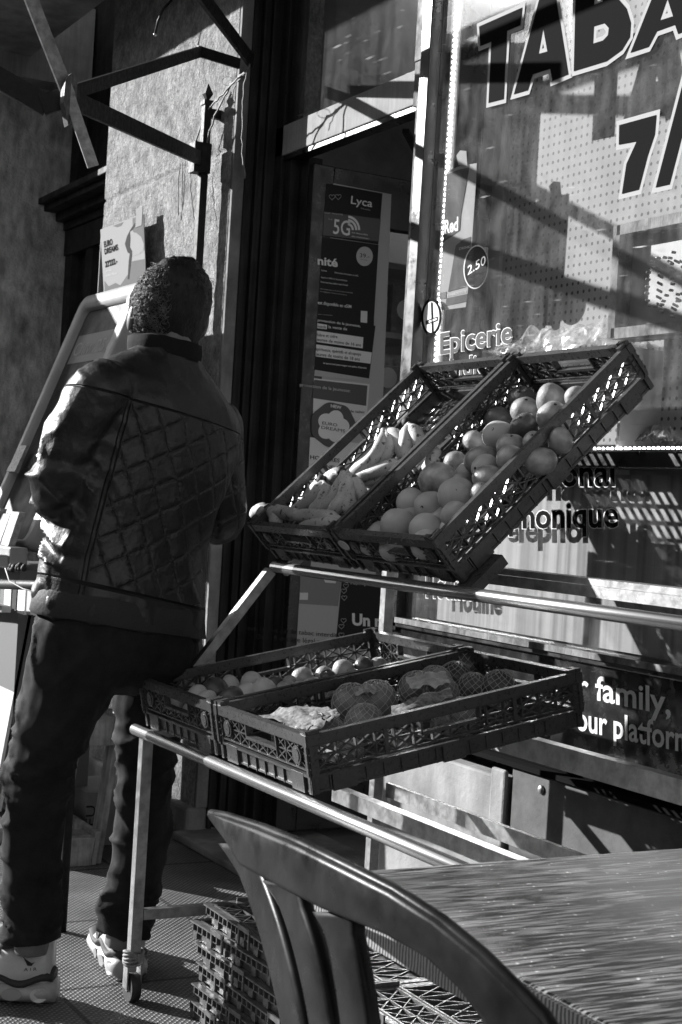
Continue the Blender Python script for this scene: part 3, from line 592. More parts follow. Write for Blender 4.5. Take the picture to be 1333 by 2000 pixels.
# ------------------------------------------------------------------ crates
M_pl = mat('dark_crate_plastic', .058, .30, spec=.6, n=(50, .8, 1.25), bump=(300, .12, .0006))
CW, CL, CH = .40, .60, .108
def panel_geo(Lp, H, short):
    """lattice panel in (u along, v up, t outward from 0) as boxes; returns MB with x=u, y=t(outwards negative), z=v"""
    g = MB(); T = .016
    def b(u0, u1, v0, v1, t0, t1): g.box(u0, u1, -t1, -t0, v0, v1)
    def diag(u0, v0, u1, v1, w, t0, t1): g.bar((u0, -(t0+t1)/2, v0), (u1, -(t0+t1)/2, v1), t1-t0, w, up=V((0, 0, 1)))
    v0, vb, vs, vt = 0, .030, .035, H-.019
    # stepped base band
    b(0.004, Lp-.004, v0+.0015, vb, -.010, -.002)
    n = 16 if not short else 10
    for i in range(n+1):
        u = .006+(Lp-.012)*i/n; b(u-.0012, u+.0012, v0+.0017, vb-.0002, -.002, .0015)
    for c in ((.07, .30, .53) if not short else (.06, .34)):
        b(c-.024, c+.024, v0, vb+.0045, -.0019, .004); 
    b(.002, Lp-.002, vb, vs, -.006, .0035)
    b(.002, Lp-.002, vs+.006, vs+.009, -.002, .002)
    # rim flange
    b(0, Lp, vt, H, -.008, .006); b(.01, Lp-.01, vt-.004, vt-.0002, -.003, .001)
    for c in (.0, Lp): b(max(0, c-.022), min(Lp, c+.022), vs, vt-.0003, -.004, .003)
    for c in (.0, Lp):
        for k in range(4): v = vs+.012+k*.013; b(max(-.001, c-.020), min(Lp+.001, c+.020), v, v+.0022, .003, .0055)
    for c0, c1 in ((0.002, .030), (Lp-.030, Lp-.002)): b(c0, c1, H+.0002, H+.007, -.005, .004)
    # lattice cells
    u_a, u_b = .022, Lp-.022; cells = 14 if not short else 9; du = (u_b-u_a)/cells; vm = (vs+.009+vt)/2; lo = vs+.009
    h0, h1 = Lp/2-.062, Lp/2+.062; hv0 = vm-.004
    for i in range(cells+1):
        u = u_a+du*i; top = hv0 if h0 < u < h1 else vt
        b(u-.0013, u+.0013, lo, top, -.007, .001)
    b(u_a, h0, vm-.0013, vm+.0013, -.007, .0005); b(h1, u_b, vm-.0013, vm+.0013, -.007, .0005)
    for i in range(cells):
        u = u_a+du*i; um = u+du/2; inh = h0 < um < h1
        for (a, c) in ((lo, vm), (vm, vt)):
            if inh and c == vt: continue
            if inh: c = hv0
            diag(u, a, u+du, c, .0026, -.006, 0.0); diag(u, c, u+du, a, .0026, -.0055, .0004)
    # handle frame
    b(h0-.004, h1+.004, hv0-.003, hv0+.003, -.010, .004)
    b(h0-.004, h0, hv0, vt, -.010, .004); b(h1, h1+.004, hv0, vt, -.010, .004)
    if short:
        for c in (.052, Lp-.052):
            g.tube([(c, -.001, (lo+vt)/2), (c, -.0048, (lo+vt)/2)], .0165, 20); g.tube([(c, -.0047, (lo+vt)/2), (c, -.0062, (lo+vt)/2)], .012, 20)
    else:
        for c in (.16, .44):
            b(c-.004, c+.004, lo, vt, .001, .006); b(c-.012, c-.004, vt-.022, vt-.018, .001, .005)
    return g
_cr = {}
def crate(label, origin, tilt):
    t = thing('fruit_crate', label, 'crate', origin, 'open plastic fruit crates on the rack', (tilt, 0, 0))
    if not _cr:
        a = panel_geo(CW, CH, True); bb = panel_geo(CL, CH, False)
        def xf(g, f): q = MB(); q.v = [f(p) for p in g.v]; q.f = list(g.f); q.sm = list(g.sm); return q
        _cr['end_panel'] = [xf(a, lambda p: (p[0], p[1]+.008, p[2])), xf(a, lambda p: (CW-p[0], CL-.008-p[1], p[2]))]
        _cr['side_panel'] = [xf(bb, lambda p: (p[1]+.008, CL-p[0], p[2])), xf(bb, lambda p: (CW-.008-p[1], p[0], p[2]))]
        g = MB()
        for i in range(14): x = .012+(CW-.024)*i/13; g.box(x-.004, x+.004, .012, CL-.012, .002, .007)
        for i in range(20): y = .012+(CL-.024)*i/19; g.box(.013, CW-.013, y-.004, y+.004, .0025, .0065)
        g.box(.10, .30, .2, .4, .0022, .0067); _cr['base'] = [g]
        _cr['mesh'] = []
        for nm in ('end_panel', 'side_panel', 'base'):
            for q in _cr[nm]:
                o = q.build(nm, M_pl, t, local=True); _cr['mesh'].append((nm, o.data))
    else:
        for nm, me in _cr['mesh']: link(nm, me, t, True)
    return t
TLO, TUP = .1907, .7612
def frame(o, tilt): ey = V((0, cos(tilt), sin(tilt))); ez = V((0, -sin(tilt), cos(tilt))); return V(o)-ez*CH, ey, ez
LO_TOP, UP_TOP = (-3.1708, 1.2399, .7178), (-3.2233, 1.5067, 1.0639)
LO0, EYL, EZL = frame(LO_TOP, TLO); UP0, EYU, EZU = frame(UP_TOP, TUP); EX = V((1, 0, 0))
c1 = crate('dark plastic crate of bananas, tilted on the top shelf', UP0, TUP)
c2 = crate('dark plastic crate of grapefruit and mangoes, tilted on the top shelf', UP0+EX*.408, TUP)
c3 = crate('dark plastic crate of loose lemons and small fruit on the lower shelf', LO0, TLO)
c4 = crate('dark plastic crate of netted oranges on the lower shelf', LO0+EX*.408, TLO)
for par, xx, nm in ((c2, .02, 1),):
    g = MB(); g.poly([UP0+EX*(.408+.022)+EZU*.075+EYU*-.0015+EX*(.02*cos(a))+EZU*(.013*sin(a)) for a in [2*pi*i/20 for i in range(20)]], EYU*.001); g.build('end_label', M_white, par)
g = MB(); q = UP0+EX*.808-EZU*.012; g.bar(q+EYU*.0, q+EYU*.09, .05, .022, up=EZU); g.build('foot_lug', M_pl, c2)

# ------------------------------------------------------------------ display rack on castors
rk = thing('display_rack', 'wheeled metal display rack with two shelves of rails in front of the shop', 'display rack', (-3.18, 1.27, 0))
g = MB(); g.tube([(-3.225, 1.262, .596), (-1.25, 1.262, .600)], .0125, 14); g.build('front_rail', M_rail, rk)
g = MB(); g.tube([(-3.18, 1.562, .972), (-1.25, 1.562, .975)], .0125, 14); g.build('front_rail', M_rail, rk)
for x in (-3.185, -1.30):
    g = MB(); g.box(x-.0125, x+.0125, 1.2625, 1.2875, .10, .585); g.build('post', M_galv, rk, bevel=.0015)
    g = MB(); g.box(x-.0125, x+.0125, 1.8575, 1.8825, .10, 1.225); g.build('post', M_galv, rk, bevel=.0015)
    g = MB(); g.bar((x, 1.285, .612), (x, 1.555, .962), .022, .022); g.build('brace', M_galv, rk)
    g = MB(); g.bar((x, 1.590, .958), (x, 1.87, 1.226), .018, .018); g.bar((x, 1.27, .588), (x, 1.865, .66), .02, .02); g.build('side_rail', M_galv, rk)
    g = MB(); g.box(x-.011, x+.011, 1.289, 1.856, .180, .203); g.build('foot_rail', M_galv, rk, bevel=.0015)
for y, z, nm in ((1.885, .655, 0), (1.60, 1.02, 1)):
    pass
def angle(y0, z0, w, h, nm='back_rail', x0=-3.17, x1=-1.3):
    g = MB(); g.box(x0, x1, y0, y0+.003, z0-h, z0); g.box(x0, x1, y0+.0032, y0+w, z0-.003, z0-.0002); g.build(nm, M_galv, rk)
angle(1.855, .672, .03, .045)
g = MB(); g.box(-3.17, -1.3, 1.70, 1.745, 1.006, 1.018); g.box(-3.17, -1.3, 1.70, 1.703, .985, 1.0055); g.build('middle_rail', M_galv, rk)
angle(1.742, .462, .03, .034, 'lower_rail'); angle(1.888, .466, .012, .034, 'lower_rail')
M_rub = mat('worn_rubber', .03, .7, n=(60, .6, 1.5))
for x in (-3.185, -1.30):
    for y in (1.275, 1.87):
        g = MB(); g.tube([(x, y-.011, .031), (x, y+.011, .031)], .031, 24)
        c = g.build('castor', M_rub, rk)
        g = MB(); g.tube([(x, y-.0135, .031), (x, y+.0135, .031)], .010, 12); g.box(x-.014, x+.014, y-.0175, y-.0135, .028, .082); g.box(x-.014, x+.014, y+.0135, y+.0175, .028, .082); g.box(x-.017, x+.017, y-.016, y+.016, .082, .100); g.build('fork', M_galv, c, bevel=.002)
g = MB()
for k in range(5): z = .085+k*.006; g.tube([V((-3.185+.0175*cos(a)*1.25+.001*sin(9*a+k), 1.275+.0175*1.2*sin(a), z+.003*sin(a*2+k))) for a in [2*pi*i/20 for i in range(21)]], .0035, 6)
g.build('tape_wrap', mat('old_tape', .3, .7, n=(80, .5, 1.3)), rk)

# ------------------------------------------------------------------ folded crates stacked on the ground
M_pl2 = mat('dark_crate_plastic_worn', .10, .38, n=(60, .6, 1.5), bump=(300, .12, .0006))
_fc = []
def folded(label, loc, rz, rx=0, ry=0, flip=0):
    if flip: c_, s_ = cos(rz), sin(rz); loc = (loc[0]+.6*c_-.4*s_, loc[1]+.6*s_+.4*c_, loc[2]); rz += pi
    t = thing('folded_crate', label, 'crate', loc, 'folded plastic crates stacked on the ground', (rx, ry, rz))
    if not _fc:
        Wd, Ld, H = .60, .40, .0455
        g = MB()
        g.box(.012, Wd-.012, .012, Ld-.012, .0, .004)
        zl, zm = .017, H-.009
        def wall(o, i0, z0, z1):      # four walls of a frame, outer offset o, thickness i0
            g.box(o, Wd-o, o, o+i0, z0, z1); g.box(o, Wd-o, Ld-o-i0, Ld-o, z0, z1); g.box(o, o+i0, o+i0+.0002, Ld-o-i0-.0002, z0, z1); g.box(Wd-o-i0, Wd-o, o+i0+.0002, Ld-o-i0-.0002, z0, z1)
        wall(.012, .004, .0042, zl); wall(.004, .012, zl+.0002, zl+.003); wall(.007, .004, zl+.0032, zm); wall(-.003, .014, zm+.0002, zm+.0035)
        n = 26
        for i in range(n+1):
            x = .006+(Wd-.012)*i/n
            for (ya, yb) in ((0, .0068), (Ld-.0068, Ld)): g.box(x-.0016, x+.0016, ya, yb, zl+.0033, zm-.0001)
            if i % 3 == 0:
                for (ya, yb) in ((.005, .0118), (Ld-.0118, Ld-.005)): g.box(x-.010, x+.010, ya, yb, .001, zl-.0001)
        for i in range(18):
            y = .010+(Ld-.020)*i/17
            for (xa, xb) in ((0, .0068), (Wd-.0068, Wd)): g.box(xa, xb, y-.0016, y+.0016, zl+.0033, zm-.0001)
        me1 = g.build('tray', M_pl2, t, local=True).data
        lat = []
        def latch(x0, x1, y0, y1, alongx):
            g = MB(); 
            if alongx: g.box(x0, x0+.006, y0, y1, .008, H-.0082); g.box(x1-.006, x1, y0, y1, .008, H-.0082); g.box(x0, x1, y0, y1, H-.008, H+.002)
            else: g.box(x0, x1, y0, y0+.006, .008, H-.0082); g.box(x0, x1, y1-.006, y1, .008, H-.0082); g.box(x0, x1, y0, y1, H-.008, H+.002)
            lat.append(g.build('latch', M_pl2, t, local=True).data)
        for x in (.10, .36):
            for (ya, yb) in ((-.005, -.001), (Ld+.001, Ld+.005)): latch(x, x+.056, ya, yb, True)
        for y in (.06, .27):
            for (xa, xb) in ((-.005, -.001), (Wd+.001, Wd+.005)): latch(xa, xb, y, y+.056, False)
        mes = []
        for (x0, x1, y0, y1) in ((.014, .586, .014, .105), (.014, .586, .295, .386), (.014, .29, .11, .29), (.31, .586, .11, .29)):
            g = MB(); z0, z1 = H-.012, H-.006
            for a in (y0, y1-.004): g.box(x0, x1, a, a+.004, z0, z1+.0015)
            nx = int((x1-x0)/.047); dx = (x1-x0)/nx; ym = (y0+y1)/2; rows = [(y0, ym), (ym, y1)]
            g.box(x0, x1, ym-.0012, ym+.0012, z0, z1)
            for i in range(nx+1): x = x0+dx*i; g.box(x-.0012, x+.0012, y0+.0042, y1-.0042, z0+.0003, z1+.0003)
            for i in range(nx):
                for a, c in rows:
                    x = x0+dx*i; g.bar((x, a, z0+.003), (x+dx, c, z0+.003), .0022, .004); g.bar((x, c, z0+.0031), (x+dx, a, z0+.0031), .0022, .004)
            mes.append(g.build('folded_side', M_pl2, t, local=True).data)
        _fc.extend([('tray', me1)]+[('latch', q) for q in lat]+[('folded_side', q) for q in mes])
    else:
        for nm, me in _fc: link(nm, me, t, True)
    return t
lb = ['bottom folded crate of the stack, poking out at its corner', 'second folded crate from the bottom of the stack', 'third folded crate from the bottom, in the middle of the stack', 'third folded crate from the top of the stack', 'second folded crate from the top, with a splintered corner', 'topmost folded crate of the stack, shaded by the rack']
for i in range(6):
    off = (-.030, .004, -.006, .000, -.022, .012)[i]
    folded(lb[i], (-3.015+off, 1.345+(.008, .0, .012, .004, .0, .014)[i], .002+i*.0428), radians((-1.6, 1.2, -.6, 1.0, 2.4, -1.2)[i]), flip=i % 2)
lb2 = ['bottom folded crate of the second pile, beside the taller stack', 'second folded crate of the second pile from the ground', 'third folded crate of the second pile from the ground', 'fourth folded crate of the second pile from the ground', 'fifth folded crate of the second pile, under its top one', 'sunlit top folded crate of the second pile, behind the chair']
for i in range(6): folded(lb2[i], (-2.395+.006*(i % 2), 1.36, .002+i*.0428), radians((.5, -.6, .8, -.4, .6, -1.0)[i]))
# ------------------------------------------------------------------ fruit
def x_peel(lo, hi, scale, pore, rough):
    def f(t, b, tc):
        N = t.nodes; L = t.links
        oi = N.new('ShaderNodeObjectInfo')
        n = N.new('ShaderNodeTexNoise'); n.inputs['Scale'].default_value = scale; n.inputs['Detail'].default_value = 5; L.new(tc.outputs['Object'], n.inputs[0])
        r = N.new('ShaderNodeMapRange'); r.inputs[1].default_value = .3; r.inputs[2].default_value = .7; r.inputs[3].default_value = lo; r.inputs[4].default_value = hi; L.new(n.outputs[0], r.inputs[0])
        r2 = N.new('ShaderNodeMapRange'); r2.inputs[3].default_value = .8; r2.inputs[4].default_value = 1.15; L.new(oi.outputs['Random'], r2.inputs[0])
        mu = N.new('ShaderNodeMath'); mu.operation = 'MULTIPLY'; L.new(r.outputs[0], mu.inputs[0]); L.new(r2.outputs[0], mu.inputs[1]); L.new(mu.outputs[0], b.inputs['Base Color'])
        v = N.new('ShaderNodeTexVoronoi'); v.inputs['Scale'].default_value = pore; L.new(tc.outputs['Object'], v.inputs[0])
        bp = N.new('ShaderNodeBump'); bp.inputs['Strength'].default_value = .35; bp.inputs['Distance'].default_value = .0012; L.new(v.outputs['Distance'], bp.inputs['Height']); L.new(bp.outputs[0], b.inputs['Normal'])
        b.inputs['Subsurface Weight'].default_value = .0
    return f
def x_ban(t, b, tc):
    N = t.nodes; L = t.links
    def nz(sc, det, lo, hi, a, c):
        n = N.new('ShaderNodeTexNoise'); n.inputs['Scale'].default_value = sc; n.inputs['Detail'].default_value = det; L.new(tc.outputs['Object'], n.inputs[0])
        r = N.new('ShaderNodeMapRange'); r.inputs[1].default_value = lo; r.inputs[2].default_value = hi; r.inputs[3].default_value = a; r.inputs[4].default_value = c; L.new(n.outputs[0], r.inputs[0]); return r.outputs[0]
    m = N.new('ShaderNodeMath'); m.operation = 'MULTIPLY'; L.new(nz(14, 3, .3, .7, .42, .66), m.inputs[0]); L.new(nz(85, 5, .60, .68, 1.0, .12), m.inputs[1])
    m2 = N.new('ShaderNodeMath'); m2.operation = 'MULTIPLY'; L.new(m.outputs[0], m2.inputs[0]); L.new(nz(260, 2, .66, .70, 1.0, .2), m2.inputs[1]); L.new(m2.outputs[0], b.inputs['Base Color'])
M_orange = mat('citrus_peel', .4, .42, extra=x_peel(.46, .60, 30, 900, .4))
M_apple = mat('mottled_fruit_skin', .3, .28, extra=x_peel(.14, .62, 28, 200, .3))
M_darkf = mat('dark_fruit_skin', .08, .25, extra=x_peel(.06, .18, 30, 200, .3))
M_lemon = mat('lemon_peel', .5, .4, extra=x_peel(.60, .78, 30, 800, .3))
M_stem = mat('dry_stem', .03, .8)
M_ban = mat('banana_skin', .42, .5, extra=x_ban)
M_bdk = mat('bruised_tip', .025, .7)
def fruit(kind, label, cat, c, r, m, group, sq=(1, 1, 1), stem=None, seed=0):
    rn = random.Random(seed*7+3); t = thing(kind, label, cat, c, group)
    R = Matrix.Rotation(rn.uniform(-.5, .5), 3, 'X') @ Matrix.Rotation(rn.uniform(0, 6.28), 3, 'Z') @ Matrix.Rotation(rn.uniform(-.6, .6), 3, 'Y')
    g = MB(); g.ball((0, 0, 0), 1, 1, 1, 28, 18); vs = []
    for p in g.v:
        q = V(p); w = 1+.035*noise.noise(q*1.5+V((seed*3.1, 0, 0)))
        # dimples at both poles
        dd = 1-.13*math.exp(-((1-abs(q.z))/.05)) if stem else 1
        q = V((q.x*sq[0], q.y*sq[1], q.z*sq[2]*dd))*w*r; vs.append(R @ q)
    g.v = vs; g.build('flesh', m, t, local=True)
    if stem:
        d = V(stem).normalized(); g = MB()
        # find surface point in direction of stem by rotating pole there
        g.tube([d*r*.93*min(1, sq[2]), d*r*(1.03 if stem_short else 1.18)*min(1.05, sq[2])], [r*.15, r*.10], 10); g.build('stalk', M_stem, t, local=True)
    return t
stem_short = True
def on_floor(x, y, h, top0, tilt):
    o, ey, ez = frame(top0, tilt); return hit(x, y, o+ez*(.007+h), ez)
Z6 = lambda x, y: (700+x/2.15, 660+y/2.15)
upper = [ # zoomed centre, zoomed radius, kind, height over crate floor
 (62,868,54,'o',.045),(152,884,60,'o',.045),(285,868,62,'o',.060),(170,787,73,'o',.058),(287,806,70,'o',.064),(292,852,60,'o2',.038),(228,695,64,'o',.050),(305,710,66,'o',.055),
 (418,664,78,'o',.072),(418,750,66,'o',.062),(337,600,80,'m',.062),(392,800,46,'o',.050),(412,527,52,'a',.055),(519,512,62,'m',.060),(490,438,50,'a',.048),(593,412,66,'o',.066),
 (533,545,56,'o',.072),(552,594,62,'m',.074),(523,650,50,'a',.066),(642,458,60,'a',.070),(640,508,58,'a',.076),(700,305,58,'a',.050),(700,372,60,'d',.066),(815,268,68,'m',.058),(815,330,64,'a',.066),
 (690,262,62,'d',.034),(590,345,60,'d',.034),(922,252,52,'m',.060),(745,440,52,'a',.062),(852,432,52,'m',.060),(765,520,62,'m',.056),(712,552,40,'a',.040),(440,612,52,'m',.040),
 (100,830,60,'o2',.030),(230,760,60,'o2',.030),(350,770,60,'o2',.03),(470,580,60,'o2',.03),(600,480,60,'o2',.03),(900,330,52,'a',.045),(880,380,50,'m',.04),(470,720,60,'o2',.03),(580,640,56,'o2',.03),(680,540,56,'o2',.03)]
pos = ['by the front rim','in the lower row','beside its neighbours in the middle','in the middle of the heap','near the divider','near the top of the heap','at the back of the heap']
for i, (x, y, r, k, h) in enumerate(upper):
    X, Y = Z6(x, y); c = on_floor(X, Y, h, UP_TOP, TUP); dep = (c-CAMP).dot(FW); rr = r/2.15/FPX*dep*1.06
    place = pos[min(6, int((900-y)/95))]
    if k[0] == 'o': fruit('grapefruit', 'pale grapefruit '+place+' in the tilted top crate', 'grapefruit', c, rr, M_orange, 'grapefruit in the tilted top crate', (1.03, 1.03, .97), V((.55+.4*sin(i*5), -.75, .15+.35*cos(i*3))), i)
    elif k == 'm': fruit('mango', 'smooth oval mango '+place+' in the tilted top crate', 'mango', c, rr, M_apple, 'mangoes in the tilted top crate', (1.18, .92, .92), None, i)
    elif k == 'a': fruit('apple', 'shiny mottled apple '+place+' in the tilted top crate', 'apple', c, rr, M_apple, 'apples in the tilted top crate', (1, 1, .95), V((.5, -.5+.3*sin(i*4), .6)), i)
    else: fruit('apple', 'dark apple '+place+' in the tilted top crate', 'apple', c, rr, M_darkf, 'apples in the tilted top crate', (1, 1, .93), V((.4, -.7, .6)), i)
# lower left crate
lower = [(355,1343,23,'o'),(421,1352,24,'m'),(452,1340,17,'l'),(385,1366,22,'l'),(400,1372,20,'l'),(452,1366,22,'m'),(478,1359,21,'l'),(493,1337,22,'l'),(518,1354,24,'l'),(536,1340,18,'m'),(566,1338,17,'a'),(560,1350,20,'a'),
 (591,1324,20,'a'),(612,1342,20,'a'),(634,1318,16,'a'),(642,1330,18,'m'),(672,1309,20,'o'),(712,1304,18,'m'),(690,1328,20,'a'),(740,1300,16,'a'),(345,1378,20,'m'),(375,1392,20,'l'),(660,1340,18,'a'),(590,1352,18,'l'),(700,1315,16,'l'),(505,1372,18,'l'),(428,1384,20,'l'),(620,1362,18,'l')]
for i, (x, y, r, k) in enumerate(lower):
    c = on_floor(x, y, .048 if i < 20 else .032, LO_TOP, TLO); dep = (c-CAMP).dot(FW); rr = r/FPX*dep*1.12
    place = ['by the front rim', 'near the front', 'in the middle', 'towards the back', 'at the back'][min(4, max(0, int((x-330)/90)))]
    nm, m, sq = {'o': ('mandarin', M_orange, (1.03, 1.03, .92)), 'm': ('kiwi', M_darkf if i % 2 else M_apple, (1, 1, 1.12)), 'l': ('lemon', M_lemon, (.92, .92, 1.22)), 'a': ('peach', M_apple, (1, 1, .96))}[k]
    fruit(nm, {'mandarin': 'round mandarin ', 'kiwi': 'dusky kiwi ', 'lemon': 'pale oval lemon ', 'peach': 'mottled peach '}[nm]+place+' of the lower left crate', nm, c, rr, m, nm+'s in the lower left crate', sq, V((-.5, -.3, .8)) if k in 'oa' else None, i+60)
# bananas
def banana(g, gd, p0, p1, p2, r):
    pts = bez(p0, p1, p2, 16); n = len(pts); rs = []
    for i in range(n):
        t = i/(n-1); rr = r*(min(1, .34+4.2*max(0, t-.07)) if t < .4 else 1)*(1 if t < .84 else max(.28, 1-((t-.84)/.16)**1.8*.75)); rs.append(rr)
    # five rounded sides
    a = len(g.v); pp = [V(p) for p in pts]; d0 = (pp[1]-pp[0]).normalized(); ax = d0.cross(V((0, 0, 1))).normalized(); N = 15; vs = []
    for i, p in enumerate(pp):
        d = (pp[min(i+1, n-1)]-pp[max(i-1, 0)]).normalized(); ax = (ax-d*ax.dot(d)).normalized(); bx = d.cross(ax)
        for k in range(N):
            t = 2*pi*k/N; q = rs[i]*(1+.055*cos(5*t)); vs.append(p+ax*(cos(t)*q)+bx*(sin(t)*q))
    g.add(vs, [(i*N+k, i*N+(k+1) % N, (i+1)*N+(k+1) % N, (i+1)*N+k) for i in range(n-1) for k in range(N)], True)
    e = (pp[-1]-pp[-2]).normalized(); gd.ball(pp[-1], rs[-1]*1.12, None, rs[-1]*1.1, 10, 6)
Z5 = lambda x, y: (480+x/3.174, 800+y/3.174)
def B(x, y, h): X, Y = Z5(x, y); return on_floor(X, Y, h, UP_TOP, TUP)
bun = [
 ('bunch of bananas lying along the front rim of the top crate', (135,612,.085), [((135,612,.085),(60,610,.08),(60,680,.06)),((140,612,.087),(90,640,.085),(95,700,.07)),((150,615,.09),(190,650,.085),(190,715,.075)),((160,620,.09),(250,640,.09),(330,655,.085))]),
 ('bunch of bananas with blackened tips overlapping the front rim', (600,680,.075), [((620,690,.075),(420,640,.10),(300,665,.09)),((620,695,.072),(430,700,.09),(340,745,.072)),((640,700,.06),(520,725,.08),(450,745,.066)),((610,705,.05),(520,760,.055),(420,745,.045))]),
 ('small bunch of bananas with a black stalk near the front', (470,440,.085), [((470,440,.085),(470,540,.085),(290,640,.06)),((480,450,.085),(540,560,.09),(390,650,.065)),((470,445,.08),(440,500,.06),(330,600,.045))]),
 ('bunch of bananas standing on their tips in the middle of the top crate', (593,388,.10), [((593,388,.10),(610,540,.09),(450,640,.07)),((600,388,.102),(680,520,.10),(510,655,.075)),((605,390,.10),(660,560,.09),(640,650,.06)),((610,390,.098),(720,480,.085),(730,580,.05)),((585,392,.09),(540,400,.08),(500,450,.06))]),
 ('sunlit bunch of bananas with a dark stalk, above the others', (852,112,.115), [((852,112,.115),(870,310,.10),(640,395,.085)),((862,115,.112),(935,280,.09),(760,395,.06)),((872,118,.11),(990,180,.09),(960,300,.06))]),
 ('thick banana bunch with a black end lying across the crate', (950,330,.06), [((985,310,.06),(850,390,.08),(665,410,.075)),((985,325,.05),(880,440,.06),(720,455,.05)),((960,345,.045),(880,490,.04),(740,490,.035))]),
 ('bunch of bananas with a tall stalk against the crate divider', (1000,85,.10), [((1000,85,.10),(1010,200,.09),(960,310,.06)),((1010,88,.10),(1090,170,.085),(1080,270,.05)),((1160,225,.07),(1140,300,.06),(1050,390,.04)),((1165,228,.07),(1190,310,.06),(1110,400,.04))]),
]
for i, (lab, st, bs) in enumerate(bun):
    S = B(*st); t = thing('banana_bunch', lab, 'bananas', S, 'banana bunches in the top left crate')
    for a, c, e in bs:
        g = MB(); gd = MB(); banana(g, gd, B(*a), B(*c), B(*e), .0158); o = g.build('banana', M_ban, t); gd.build('tip', M_bdk, o)
    g = MB(); u = V((0, 0, 1)); q0 = V(bs[0][0] and B(*bs[0][0])); d = (q0-B(*bs[0][1])).normalized(); g.tube([q0-d*.008, q0+d*.006, q0+d*.014], [.007, .012, .010], 10); g.build('stalk', M_bdk, t)
# netted oranges
M_net = mat('plastic_net', .65, .35)
def net_bag(label, balls, seed, dark=False, tagq=None):
    cs = [(on_floor(x, y, h, LO_TOP, TLO), r) for x, y, r, h in balls]
    t = thing('net_bag', label, 'net bag', cs[0][0], 'net bags of oranges on the lower shelf'); k = 0
    for c, r in cs:
        rr = r/FPX*(c-CAMP).dot(FW); g = MB(); g.ball(c, rr, rr, rr*.95, 28, 18); g.build('orange', M_darkf if dark else mat('net_orange', .2, .35, extra=x_peel(.20, .32, 30, 900, .3)), t)
        g = MB(); R = rr*1.07; n = 13
        for s in (-1, 1):
            for i in range(n):
                p = []
                for j in range(13):
                    a = pi*(.04+.92*j/12); ph = 2*pi*i/n+s*a*1.1+seed; Rn = R*(1+.035*noise.noise(V((3*sin(a)*cos(ph), 3*sin(a)*sin(ph)+seed, 3*cos(a)+k)))+.02*noise.noise(V((9*sin(a)*cos(ph)+k, 9*sin(a)*sin(ph), 9*cos(a))))); ph += .16*noise.noise(V((a*3, i*.7, k+s))); p.append(c+V((Rn*sin(a)*cos(ph), Rn*sin(a)*sin(ph), Rn*cos(a))))
                g.tube(p, .00055, 3, caps=False)
        g.build('net', M_net, t); k += 1
    if tagq:
        for pts, m in tagq:
            q = [on_floor(x, y, h, LO_TOP, TLO) for x, y, h in pts]; g = MB()
            # crumpled label strip between four corners
            nn = 10; vs = []
            for j in range(nn+1):
                for i in range(nn+1):
                    u, w = i/nn, j/nn; p = (q[0]*(1-u)+q[1]*u)*(1-w)+(q[3]*(1-u)+q[2]*u)*w
                    vs.append(p+EZL*(.010*noise.noise(V((u*4+seed, w*3, seed)))+.006*noise.noise(V((u*11, w*9+seed, 0)))+.008*sin(u*pi)*sin(w*pi)))
            g.add(vs, [(j*(nn+1)+i, j*(nn+1)+i+1, (j+1)*(nn+1)+i+1, (j+1)*(nn+1)+i) for j in range(nn) for i in range(nn)], True); g.build('bag_label', m, t)
    return t
M_lab = mat('printed_bag_label', .25, .45, n=(110, .2, 1.5)); M_lab2 = mat('glossy_bag_label', .4, .22, n=(90, .3, 1.3))
net_bag('net bag of oranges with a crumpled printed label, nearest the front rim', [(640,1435,36,.05),(600,1425,30,.04),(680,1470,30,.032),(560,1440,28,.028)], .3, False,
        [([(495,1398,.085),(600,1375,.095),(660,1392,.10),(600,1428,.09)], M_lab), ([(575,1412,.09),(640,1380,.10),(665,1395,.098),(610,1436,.09)], M_lab2), ([(622,1432,.06),(690,1415,.06),(700,1470,.04),(630,1490,.03)], M_lab2)])
net_bag('net bag of three large oranges in the middle of the lower right crate', [(688,1374,38,.062),(735,1370,40,.066),(712,1412,36,.045),(664,1362,24,.05)], 1.1, False, [([(690,1345,.10),(735,1338,.10),(738,1350,.098),(695,1358,.10)], M_lab2)])
net_bag('net bag of oranges with a folded paper label near the back of the crate', [(815,1348,36,.058),(862,1356,34,.06),(850,1336,34,.055),(905,1395,32,.05),(870,1400,26,.045)], 2.0, False,
        [([(765,1382,.09),(880,1345,.095),(885,1362,.09),(765,1400,.09)], M_lab), ([(790,1325,.10),(870,1312,.10),(880,1335,.10),(805,1345,.10)], mat('paper_label', .5, .6, n=(60, .6, 1.2))), ([(840,1408,.055),(895,1393,.055),(897,1425,.03),(842,1440,.03)], M_lab)])
net_bag('net bag of dark glossy oranges in the back corner of the lower right crate', [(910,1302,34,.064),(890,1325,32,.052),(925,1345,30,.05),(975,1344,34,.05),(950,1330,26,.035)], 2.7, True)

